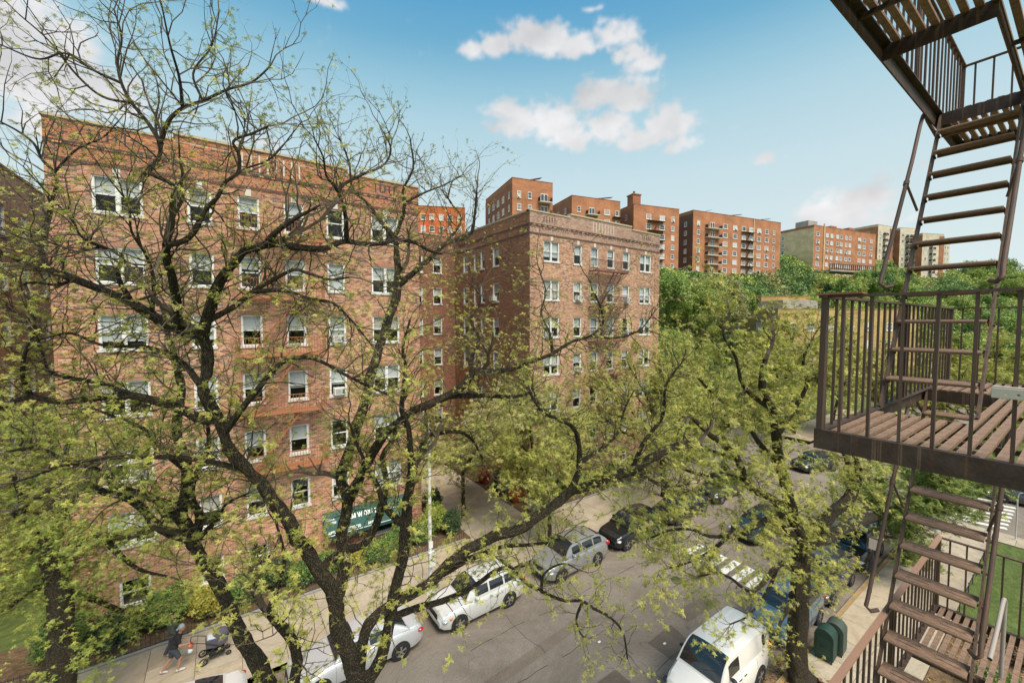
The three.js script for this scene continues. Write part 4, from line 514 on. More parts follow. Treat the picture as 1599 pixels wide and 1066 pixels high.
// ================= street furniture =================
const poleGrey = M(.52, .52, .50, .55, { metalness: .2 }), signGreen = M(.02, .20, .14, .5), darkIron = M(.04, .04, .045, .7), tin = M(.56, .57, .58, .45, { metalness: .5 });
{
  const pw = M(.64, .64, .61, .6), l = thing('street_pole', 'tall pale grey metal pole on the far sidewalk beside the court path', 'pole', [8.05, 0, -18.5]); mesh('base', new THREE.LatheGeometry([[.24, 0], [.24, .1], [.17, .18], [.15, .7], [.11, .8]].map(p => new THREE.Vector2(...p)), 16), pw, l); mesh('pole', new THREE.CylinderGeometry(.07, .095, 7.4, 14).translate(0, 4.5, 0), pw, l); mesh('finial', new THREE.ConeGeometry(.1, .45, 14).translate(0, 8.42, 0), pw, l); mesh('cabinet', boxGeo(-.16, .16, 1.5, 2.2, .11, .28), pw, l); mesh('bill', boxGeo(-.1, .1, 2.35, 2.7, .11, .12), M(.7, .7, .68, .8), l); mesh('band', new THREE.CylinderGeometry(.115, .115, .12, 14).translate(0, 3.4, 0), poleGrey, l);
  const r = thing('signal_pole', 'grey pole with green street name sign at the corner', 'pole', [37.4, 0, -5.35]); mesh('base', new THREE.LatheGeometry([[.3, 0], [.3, .12], [.2, .25], [.17, .8], [.1, .9]].map(p => new THREE.Vector2(...p)), 16), poleGrey, r); mesh('pole', new THREE.CylinderGeometry(.08, .1, 4, 14).translate(0, 2.9, 0), poleGrey, r); mesh('street_sign', boxGeo(-.02, .02, 4.1, 4.4, .1, 1.15), signGreen, r); mesh('street_sign', boxGeo(.1, 1.15, 4.42, 4.7, -.02, .02), signGreen, r); mesh('signal_box', boxGeo(-.17, .17, 1.3, 1.9, .1, .3), M(.4, .4, .38, .6), r);
  const s = thing('parking_sign', 'dark parking sign post on the near sidewalk between parked cars', 'sign', [26.1, 0, -5.9]); mesh('post', boxGeo(-.025, .025, 0, 2.75, -.025, .025), darkIron, s); mesh('sign_plate', boxGeo(-.012, .0, 2.2, 2.72, -.16, .16), M(.62, .52, .48, .6), s).position.x = -.03;
  const p = thing('bent_pole', 'thin grey pole with hooked top by the crossing at right edge', 'pole', [39.8, 0, -2.3]); mesh('pole', tubeGeo([V(0, 0, 0), V(0, 1.5, 0), V(0, 2.7, 0), V(.0, 2.95, .05), V(.02, 3.0, .2)], .035, 8, 30), poleGrey, p); mesh('foot_plate', boxGeo(-.1, .1, 0, .03, -.1, .1), poleGrey, p);
  // pair of green mail boxes
  const mailGreen = M(.012, .042, .03, .6);
  for (const [x, z, lab] of [[19.45, -5.72, 'dark green street mail storage box nearest the tree trunk'], [20.2, -5.62, 'weathered grey-green mail box behind the dark green one']]) {
    const m = thing('mail_box', lab, 'mail box', [x, .14, z], .06, 'mail boxes at the kerb'); const s = new THREE.Shape(); s.moveTo(-.31, 0); s.lineTo(.31, 0); s.lineTo(.31, .82); s.absarc(0, .82, .31, 0, Math.PI, false); s.closePath(); const g = new THREE.ExtrudeGeometry(s, { depth: .56, bevelEnabled: true, bevelSize: .012, bevelThickness: .012, bevelSegments: 2, curveSegments: 16 }); g.translate(0, 0, -.28); g.rotateY(Math.PI / 2); mesh('body', g, x < 20 ? mailGreen : M(.05, .07, .055, .65), m); for (const [a, b] of [[-.24, -.26], [.24, -.26], [-.24, .26], [.24, .26]]) mesh('leg', boxGeo(a - .025, a + .025, -.14, .01, b - .025, b + .025), darkIron, m); mesh('door', boxGeo(-.31, -.296, .12, .8, -.22, .22), M(.016, .05, .036, .55), m); mesh('handle', boxGeo(-.325, -.31, .5, .53, -.06, .06), darkIron, m); const e = new THREE.Shape(); e.moveTo(-.13, .42); e.lineTo(.13, .5); e.lineTo(.02, .54); e.lineTo(.12, .6); e.lineTo(-.1, .56); e.closePath(); mesh('eagle_mark', new THREE.ShapeGeometry(e).rotateY(-Math.PI / 2).translate(-.3125, -.02, 0), M(.005, .02, .015, .6), m);
  }
  // low iron fence along the front garden
  const f = thing('garden_fence', 'low black iron fence along the front garden of the left block', 'fence', [-12, 0, YARD - .05]); mesh('top_rail', boxGeo(0, 23.9, .6, .63, -.015, .015), darkIron, f); mesh('bottom_rail', boxGeo(0, 23.9, .12, .15, -.012, .012), darkIron, f); const ig = new THREE.BoxGeometry(.016, .7, .016); for (let i = 0; i < 160; i++) mesh('picket', ig, darkIron, f).position.set(.07 + i * .149, .36, 0); mesh('stone_edge', boxGeo(0, 23.9, -.05, .1, -.1, .03), kerbMat, f);
  const f2 = thing('garden_fence', 'low black iron fence along the front garden of the central block', 'fence', [17, 0, YARD - .05]); mesh('top_rail', boxGeo(0, 19, .6, .63, -.015, .015), darkIron, f2); mesh('bottom_rail', boxGeo(0, 19, .12, .15, -.012, .012), darkIron, f2); for (let i = 0; i < 127; i++) mesh('picket', ig, darkIron, f2).position.set(.07 + i * .149, .36, 0); mesh('stone_edge', boxGeo(0, 19, -.05, .1, -.1, .03), kerbMat, f2);
  const f3 = thing('lawn_fence', 'thin dark wire fence around the corner lawn', 'fence', [27.6, 0, -3.1]); mesh('rail', boxGeo(0, 10.8, .42, .44, -.01, .01), darkIron, f3); for (let i = 0; i < 10; i++) mesh('post', boxGeo(-.018, .018, 0, .5, -.018, .018), darkIron, f3).position.x = .1 + i * 1.17;
  // litter on the road
  for (const [x, z, l] of [[14.9, -9.95, 'small white scrap of paper lying on the dark asphalt patch'], [12.7, -11.6, 'small white paper scrap lying on the open road']]) tag(mesh('paper_scrap', new RoundedBoxGeometry(.14, .02, .09, 2, .008).translate(x, -.1, z), M(.75, .75, .72, .9)), l, 'litter');
}
// ================= vehicles =================
const lerpTab = (tab, x) => { if (x <= tab[0][0]) return tab[0][1]; for (let i = 1; i < tab.length; i++) if (x <= tab[i][0]) { const [a, b] = tab[i - 1], [c, d] = tab[i]; const t = (x - a) / (c - a), s = t * t * (3 - 2 * t); return b + (d - b) * (t * .45 + s * .55); } return tab[tab.length - 1][1]; };
function gridGeo(nu, nv, fn, flip) { const p = [], uv = [], id = []; for (let i = 0; i <= nu; i++) for (let j = 0; j <= nv; j++) { const q = fn(i / nu, j / nv); p.push(q.x, q.y, q.z); uv.push(i / nu, j / nv); } for (let i = 0; i < nu; i++) for (let j = 0; j < nv; j++) { const a = i * (nv + 1) + j, b = a + nv + 1; if (flip) id.push(a, b, a + 1, b, b + 1, a + 1); else id.push(a, a + 1, b, b, a + 1, b + 1); } const g = new THREE.BufferGeometry(); g.setAttribute('position', new THREE.Float32BufferAttribute(p, 3)); g.setAttribute('uv', new THREE.Float32BufferAttribute(uv, 2)); g.setIndex(id); g.computeVertexNormals(); return g; }
const carGlass = M(.018, .022, .025, .03, { ior: 1.7, specularIntensity: 1 }), tyreMat = M(.018, .018, .018, .85), rimMat = M(.52, .53, .54, .3, { metalness: .85 }), rimDark = M(.07, .07, .075, .35, { metalness: .6 }), blackTrim = M(.02, .02, .021, .55), chrome = M(.65, .65, .65, .15, { metalness: 1 }), redLamp = M(.42, .01, .012, .12, { clearcoat: 1 }), amber = M(.75, .22, .02, .2), lampClear = M(.62, .66, .68, .08, { metalness: .35, clearcoat: 1 }), plateMat = M(.62, .60, .45, .5);
const paint = (r, g, b, metal = .15) => M(r, g, b, .32, { metalness: metal, clearcoat: 1, clearcoatRoughness: .06 });
const carCache = {};
function wheelGeo(r, dark) {
  const key = 'w' + r; if (carCache[key]) return carCache[key];
  const tyre = new THREE.LatheGeometry([[r * .66, -.1], [r * .9, -.105], [r * .985, -.085], [r, -.03], [r, .03], [r * .985, .085], [r * .9, .105], [r * .66, .1]].map(p => new THREE.Vector2(...p)), 28).rotateX(Math.PI / 2);
  const m = new MB(); m.add(new THREE.LatheGeometry([[r * .6, .02], [r * .63, .085], [r * .68, .1], [r * .68, .06]].map(p => new THREE.Vector2(...p)), 28).rotateX(Math.PI / 2)); for (let k = 0; k < 5; k++) for (const s of [-.13, .13]) { const a = k * Math.PI * 2 / 5 + s; m.bar(V(Math.cos(k * 1.2566) * .05, Math.sin(k * 1.2566) * .05, .085), V(Math.cos(a) * r * .64, Math.sin(a) * r * .64, .08), .035, .03, V(0, 0, 1)); } m.rod(V(0, 0, .04), V(0, 0, .1), .06, 14);
  const back = new THREE.CircleGeometry(r * .66, 24).translate(0, 0, .01);
  return carCache[key] = { tyre, rim: m.geo(), back };
}
function carShapes(key, p) {
  if (carCache[key]) return carCache[key];
  const { L, W, H } = p, hw = W / 2, fx = u => -L / 2 + u * L; // u 0 front .. 1 rear
  const topT = p.top, botT = [[0, .34], [.04, .24], [.1, .2], [.9, .2], [.96, .26], [1, .36]], widT = [[0, .74], [.03, .86], [.09, .955], [.2, 1], [.75, 1], [.92, .965], [.975, .9], [1, .8]];
  const sec = [[0, 0], [.86, 0], [.955, .06], [.985, .2], [1, .42], [.995, .62], [.965, .8], [.925, .915], [.86, .975], [.6, 1], [0, 1.015]];
  const N = 44, us = []; for (let i = 0; i <= N; i++) { const t = i / N; us.push(.5 - .5 * Math.cos(Math.PI * t) * (1 - .25 * Math.sin(Math.PI * t) ** 2)); }
  const ring = u => { const yb = lerpTab(botT, u), yt = lerpTab(topT, u), w = hw * lerpTab(widT, u); const half = sec.map(([a, b]) => [a * w, yb + (yt - yb) * b]); return [...half.map(([z, y]) => [z, y]), ...half.slice(1, -1).reverse().map(([z, y]) => [-z, y])]; };
  const pos = [], uv = [], idx = []; const K = ring(.5).length; us.forEach(u => ring(u).forEach(([z, y]) => { pos.push(fx(u), y, z); uv.push(u * L, y); }));
  for (let i = 0; i < N; i++) for (let k = 0; k < K; k++) { const a = i * K + k, b = i * K + (k + 1) % K, c = a + K, d = b + K; idx.push(a, b, c, b, d, c); }
  for (const [s, fl] of [[0, 1], [N, 0]]) { const c = pos.length / 3; const r = ring(us[s]); pos.push(fx(us[s]) + (fl ? -.035 : .035), r.reduce((q, v) => q + v[1], 0) / K, 0); uv.push(0, 0); for (let k = 0; k < K; k++) { const a = s * K + k, b = s * K + (k + 1) % K; fl ? idx.push(c, b, a) : idx.push(c, a, b); } }
  let body = new THREE.BufferGeometry(); body.setAttribute('position', new THREE.Float32BufferAttribute(pos, 3)); body.setAttribute('uv', new THREE.Float32BufferAttribute(uv, 2)); body.setIndex(idx); body = toCreasedNormals(body, .55);
  // cabin surface S(u, a): a 0 belt side .. .5 roof edge .. 1 roof centre
  const [ua, ub, uc, ud] = p.cab; const belt = u => lerpTab(topT, u) - .02, rise = u => u < ub ? Math.sin(Math.min(1, (u - ua) / (ub - ua)) * Math.PI / 2) ** .92 : u > uc ? Math.cos(Math.min(1, (u - uc) / (ud - uc)) * Math.PI / 2) ** .8 : 1;
  const S = (u, a, s, off = 0) => { const r = rise(u), yb = belt(u), k = 1 - .04 * Math.abs((u - (ub + uc) / 2) / (uc - ub)) ** 2; const yr = yb + (H * k - yb) * r, wb = hw * .9, wt = hw * (p.tumble || .7), we = wb + (wt - wb) * r; let y, z; if (a < .5) { const t = a / .5; z = wb + (we - wb) * t + .015 * Math.sin(t * Math.PI); y = yb + (yr - .045 * r - yb) * t; } else { const b = (a - .5) * 2; z = we * (1 - b * b * .15 - b * .85); y = yr - .045 * r + .07 * r * (1 - (1 - b) ** 2.2); } const q = V(fx(u), y, z * s); if (off) { const e = .004, A = S(u + e, a, s), B = S(u - e, a, s), C = S(u, Math.min(1, a + .02), s), D = S(u, a - .02, s); const n = A.sub(B).cross(C.sub(D)).normalize(); if (n.y < -.2 || n.z * s < -.1) n.negate(); q.addScaledVector(n, off); } return q; };
  const shell = []; for (const s of [-1, 1]) shell.push(gridGeo(30, 16, (i, j) => S(ua + (ud - ua) * i, j, s), s > 0));
  let cab = mergeGeometries(shell); cab = toCreasedNormals(mergeVertices(cab, .002), .7);
  const pane = (u0, u1, a0, a1, s) => gridGeo(10, 6, (i, j) => S(u0 + (u1 - u0) * i, a0 + (a1 - a0) * j, s, .006), s > 0);
  const ws = mergeGeometries([-1, 1].map(s => pane(ua + .012, ub + .004, .545, .999, s))), rw = mergeGeometries([-1, 1].map(s => pane(uc + (ud - uc) * .12, ud - (ud - ua) * .035, .56, .999, s)));
  const side = []; for (const [u0, u1] of p.side) for (const s of [-1, 1]) side.push(pane(u0, u1, .09, .43, s));
  const wf = hw * .995, seams = new MB(); for (const u of p.seams) for (const s of [-1, 1]) { const q = ring(u); for (let k = 2; k < 7; k++) seams.bar(V(fx(u), q[k][1], (q[k][0] + .002) * s), V(fx(u), q[k + 1][1], (q[k + 1][0] + .002) * s), .008, .006); }
  { const q = lerpTab(topT, p.hoodSeam); for (const s of [-1, 1]) for (let i = 0; i < 8; i++) { const u1 = .05 + (ua - .05) * i / 8, u2 = .05 + (ua - .05) * (i + 1) / 8; const P = u => V(fx(u), lerpTab(botT, u) + (lerpTab(topT, u) - lerpTab(botT, u)) * .978 + .002, hw * lerpTab(widT, u) * .855 * s); seams.bar(P(u1), P(u2), .008, .006); } }
  const lampAt = (u, a, s) => { const yb = lerpTab(botT, u), yt = lerpTab(topT, u); return V(fx(u), yb + (yt - yb) * a, hw * lerpTab(widT, u) * s); };
  return carCache[key] = { body, cab, ws, rw, side, seams: seams.geo(), lampAt, fx, ring, S };
}
function car(name, label, kind, pos, turn, paintMat, opt = {}) {
  const p = KINDS[kind], g = carShapes(kind, p), o = thing(name, label, opt.cat || 'car', [pos[0], pos[2] ?? -.121, pos[1]], turn, opt.group); const hw = p.W / 2, fx = g.fx;
  mesh('body', g.body, paintMat, o); mesh('cabin_roof', g.cab, opt.roof || paintMat, o); mesh('windscreen', g.ws, carGlass, o); if (!p.noRear) mesh('rear_window', g.rw, carGlass, o); g.side.forEach(s => mesh('side_window', s, carGlass, o)); mesh('panel_gaps', g.seams, blackTrim, o);
  const r = p.wr || .335, wg = wheelGeo(r); for (const u of [p.ax[0], p.ax[1]]) for (const s of [-1, 1]) {
    const arch = mesh('wheel_arch', new THREE.CylinderGeometry(r + .055, r + .055, .12, 28, 1).rotateX(Math.PI / 2), blackTrim, o); arch.position.set(fx(u), r + .015, s * (hw - .052));
    const w = mesh('wheel', wg.tyre, tyreMat, o); w.position.set(fx(u), r, s * (hw - .082)); w.rotation.set(0, s < 0 ? Math.PI : 0, 0); const rm = mesh('rim', wg.rim, opt.darkRim ? rimDark : rimMat, w); rm.rotation.z = U(0, 1.2); mesh('hub_back', wg.back, rimDark, w);
  }
  for (const s of [-1, 1]) {
    const a = g.lampAt(.055, .7, s * .9), b = mesh('headlight', new THREE.SphereGeometry(1, 14, 10).scale(.2, .075, .16), opt.lamp || lampClear, o); b.position.copy(a); b.rotation.y = s * .65; if (opt.amber) { mesh('turn_signal', new THREE.SphereGeometry(1, 10, 8).scale(.08, .06, .06), amber, o).position.copy(g.lampAt(.1, .68, s * .97)); }
    const c = g.lampAt(p.tail ? p.tail[0] : .968, p.tail ? p.tail[1] : .74, s * .93), t = mesh('tail_light', new THREE.SphereGeometry(1, 14, 10).scale(.17, p.tail ? p.tail[2] : .07, .12), redLamp, o); t.position.copy(c); t.rotation.y = -s * .5;
    const mp = g.S(p.cab[0] + (p.cab[1] - p.cab[0]) * .75, .06, s); const mi = mesh('mirror', new THREE.SphereGeometry(1, 12, 8).scale(.085, .075, .12), opt.mirror || paintMat, o); mi.position.copy(mp).add(V(0, .06, s * .13));
    for (const u of p.handles) { const q = g.ring(u); mesh('door_handle', boxGeo(-.09, .09, -.012, .012, -.012, .014), opt.handle || paintMat, o).position.set(fx(u), q[6][1] - .03, s * (q[6][0] + .012)); }
  }
  const gr = new MB(); for (let i = 0; i < 5; i++) gr.box(-.02, .02, .5 + i * .045, .525 + i * .045, -.42, .42); mesh('grille', gr.geo(), opt.grille || blackTrim, o).position.set(-p.L / 2 - .008, p.grY || 0, 0); mesh('lower_intake', boxGeo(-.03, .03, .3, .4, -.55, .55), blackTrim, o).position.set(-p.L / 2 + .005, 0, 0); mesh('license_plate', boxGeo(-.012, .0, .43, .54, -.16, .16), plateMat, o).position.x = -p.L / 2 - .028; mesh('license_plate', boxGeo(0, .012, .66, .77, -.16, .16), plateMat, o).position.x = p.L / 2 + .028;
  if (p.rails) for (const s of [-1, 1]) { const pts = []; for (let i = 0; i <= 6; i++) { const u = p.cab[1] + .04 + (p.cab[2] - p.cab[1] - .06) * i / 6; pts.push(g.S(u, .53, s).add(V(0, i % 6 ? .045 : .005, 0))); } mesh('roof_rail', tubeGeo(pts, .014, 6, 24), opt.rail || blackTrim, o); }
  const wp = new MB(); for (const z of [-.35, .15]) wp.bar(g.S(p.cab[0] + .03, 1, 1).setZ(z).add(V(0, .012, 0)), g.S(p.cab[0] + .055, 1, 1).setZ(z + .45).add(V(0, .006, 0)), .014, .012); mesh('wiper', wp.geo(), blackTrim, o);
  return o;
}
const KINDS = {
  sedan: { L: 4.95, W: 1.87, H: 1.47, top: [[0, .6], [.03, .72], [.1, .82], [.29, .98], [.34, 1.0], [.6, 1.02], [.82, 1.06], [.95, 1.05], [.985, .95], [1, .8]], cab: [.29, .45, .68, .88], side: [[.40, .545], [.56, .735]], seams: [.3, .553, .73], ax: [.19, .795], handles: [.51, .69], hoodSeam: .2, tumble: .66 },
  suv: { L: 4.55, W: 1.85, H: 1.64, top: [[0, .62], [.03, .82], [.1, .94], [.27, 1.04], [.33, 1.07], [.6, 1.1], [.85, 1.14], [.97, 1.12], [.99, .95], [1, .8]], cab: [.26, .42, .80, .985], side: [[.38, .53], [.55, .715], [.735, .87]], seams: [.3, .54, .725], ax: [.19, .775], handles: [.5, .68], hoodSeam: .2, tumble: .69, rails: true, tail: [.972, .86, .15], wr: .35, grY: .12 },
  hatch: { L: 4.1, W: 1.8, H: 1.58, top: [[0, .6], [.03, .78], [.1, .9], [.27, 1.0], [.33, 1.03], [.6, 1.06], [.85, 1.1], [.97, 1.08], [.99, .92], [1, .8]], cab: [.26, .42, .83, .98], side: [[.38, .55], [.57, .74], [.755, .85]], seams: [.3, .56, .75], ax: [.19, .79], handles: [.51, .7], hoodSeam: .2, tumble: .72, rails: true, tail: [.97, .84, .12], grY: .08 },
  van: { L: 4.55, W: 1.86, H: 1.86, top: [[0, .62], [.03, .86], [.1, 1.0], [.2, 1.12], [.28, 1.16], [.6, 1.18], [.9, 1.2], [.975, 1.2], [.99, 1.0], [1, .8]], cab: [.19, .36, .955, .995], side: [[.31, .465]], seams: [.27, .475, .73], ax: [.17, .78], handles: [.45, .53], hoodSeam: .2, tumble: .8, noRear: false, tail: [.975, .9, .2], wr: .34, grY: .1 },
};
const FZC = -16.5, NZC = -7.62;
car('parked_car', 'white sedan with curved rear glass at bottom left beside the stroller', 'sedan', [-2.15, -16.62], 0, paint(.68, .68, .67));
car('parked_car', 'silver-white sedan parked at the far kerb behind the forked tree trunk', 'sedan', [4.02, -16.5], .01, paint(.62, .63, .65, .35));
car('parked_car', 'white compact SUV with amber turn signal parked at the far kerb', 'suv', [9.55, -16.48], .01, paint(.68, .68, .66), { amber: true });
car('parked_car', 'metallic grey SUV parked at the far kerb beyond the white SUV', 'suv', [15.5, -16.4], 0, paint(.38, .38, .39, .5));
car('parked_car', 'black SUV parked directly behind the grey SUV', 'suv', [20.75, -16.4], 0, paint(.012, .013, .016, .3));
car('parked_car', 'black sedan at the far kerb, second dark car behind the grey SUV', 'sedan', [26.1, -16.4], 0, paint(.014, .014, .016, .3));
car('parked_car', 'dark grey SUV at the far end of the far-kerb row', 'suv', [31.5, -16.4], 0, paint(.05, .052, .056, .4));
const van = car('parked_van', 'white cargo van parked at the near kerb, bottom right of the road', 'van', [14.85, NZC], 0, M(.78, .76, .72, .4, { clearcoat: .35, clearcoatRoughness: .1 }), { cat: 'van', mirror: blackTrim, handle: blackTrim, lamp: M(.03, .03, .035, .1) });
{ const g = carCache.van; for (const s of [1, -1]) { const b = mesh('oval_badge', new THREE.CylinderGeometry(.16, .16, .02, 24).rotateX(Math.PI / 2).scale(.75, 1.25, 1), blackTrim, van); b.position.copy(g.S(.87, .26, s, .0)); b.rotation.x = -s * .2; } mesh('roof_aerial', rodGeo(V(-.55, 1.86, .1), V(-.35, 2.12, .1), .006, 5), blackTrim, van); const rb = new MB(); for (const z of [-.45, -.15, .15, .45]) rb.bar(V(-.25, 1.905 - Math.abs(z) * .05, z), V(1.85, 1.885 - Math.abs(z) * .05, z), .07, .012); mesh('roof_ribs', rb.geo(), van.children[0].material, van); }
car('parked_car', 'light blue hatchback behind the white van under the tree', 'hatch', [20.45, -7.5], 0, paint(.10, .175, .26, .3));
car('parked_car', 'dark grey SUV with silvery bonnet behind the light blue hatchback', 'suv', [24.95, -7.6], 0, paint(.10, .10, .105, .5));
car('parked_car', 'glossy black SUV parked beside the sign post', 'suv', [29.75, -7.55], 0, paint(.016, .016, .018, .3), { darkRim: false });
car('parked_car', 'silver sedan parked nearest the corner on the near kerb', 'sedan', [35.9, -7.6], 0, paint(.42, .44, .47, .5));
car('moving_car', 'black sedan driving along the middle of the road', 'sedan', [28.2, -11.9], -.05, paint(.02, .022, .026, .35));
car('moving_car', 'dark car crossing the junction beyond the trees', 'hatch', [44.2, -14.4], -.35, paint(.035, .04, .04, .35));
car('moving_car', 'dark grey sedan on the cross street at the right edge', 'sedan', [48.6, -2.1], -Math.PI / 2 + .1, paint(.085, .087, .09, .5));
// ================= people and stroller =================
function sdfMesh(bones, res = 60, k = .035) {
  const bb = new THREE.Box3(); for (const [a, b, r, s] of bones) for (const [q, e] of [[a, r], [b, s]]) { bb.expandByPoint(V(q[0] - e - .05, q[1] - e - .05, q[2] - e - .05)); bb.expandByPoint(V(q[0] + e + .05, q[1] + e + .05, q[2] + e + .05)); }
  const c = bb.getCenter(V(0, 0, 0)), sz = bb.getSize(V(0, 0, 0)), S = Math.max(sz.x, sz.y, sz.z) / 2 * 1.06; const mc = new MarchingCubes(res, new THREE.MeshBasicMaterial(), false, false, 120000); mc.isolation = 0;
  const P = V(0, 0, 0), A = V(0, 0, 0), B = V(0, 0, 0), BA = V(0, 0, 0), PA = V(0, 0, 0); const h = res / 2;
  for (let z = 0; z < res; z++) for (let y = 0; y < res; y++) for (let x = 0; x < res; x++) {
    P.set(c.x + (x - h) / h * S, c.y + (y - h) / h * S, c.z + (z - h) / h * S); let d = 1;
    for (const [a, b, r, s] of bones) { A.set(...a); B.set(...b); BA.subVectors(B, A); PA.subVectors(P, A); const t = Math.max(0, Math.min(1, PA.dot(BA) / (BA.lengthSq() || 1))); const e = PA.addScaledVector(BA, -t).length() - (r + (s - r) * t); const hh = Math.max(0, Math.min(1, .5 + .5 * (d - e) / k)); d = d + (e - d) * hh - k * hh * (1 - hh); }
    mc.field[x + y * res + z * res * res] = -d;
  }
  mc.update(); const n = mc.count; const g = new THREE.BufferGeometry(); g.setAttribute('position', new THREE.BufferAttribute(mc.positionArray.slice(0, n * 3), 3)); g.setAttribute('normal', new THREE.BufferAttribute(mc.normalArray.slice(0, n * 3), 3)); g.scale(S, S, S); g.translate(c.x, c.y, c.z); let q = mergeVertices(g.deleteAttribute('normal'), .0008); q.computeVertexNormals(); return q;
}
const skin = M(.42, .22, .145, .6), skinT = M(.45, .24, .16, .6), blackCloth = M(.018, .018, .02, .95), navyCloth = M(.05, .065, .085, .95), hairM = M(.025, .018, .014, .8), shoeM = M(.5, .5, .5, .7);
const hand = (wr, dir, curl, s) => { const o = []; const w = V(...wr), d = V(...dir).normalize(), sd = V(0, 0, 1).addScaledVector(d, -d.z).normalize(), dn = d.clone().cross(sd).multiplyScalar(s); const kn = w.clone().addScaledVector(d, .085); o.push([w.toArray(), kn.toArray(), .026, .03]); [-.03, -.01, .011, .03].forEach((q, i) => { const a = kn.clone().addScaledVector(sd, q), l = [.036, .042, .04, .032][i]; const b = a.clone().addScaledVector(d, l * .7).addScaledVector(dn, -l * curl * .6), c = b.clone().addScaledVector(d, l * .1).addScaledVector(dn, -l * .8); o.push([a.toArray(), b.toArray(), .0095, .009], [b.toArray(), c.toArray(), .009, .008]); }); const ta = w.clone().addScaledVector(d, .03).addScaledVector(sd, .028 * s), tb = ta.clone().addScaledVector(d, .03).addScaledVector(sd, .022 * s).addScaledVector(dn, -.01); o.push([ta.toArray(), tb.toArray(), .012, .01], [tb.toArray(), tb.clone().addScaledVector(d, .025).addScaledVector(dn, -.02).toArray(), .01, .008]); return o; };
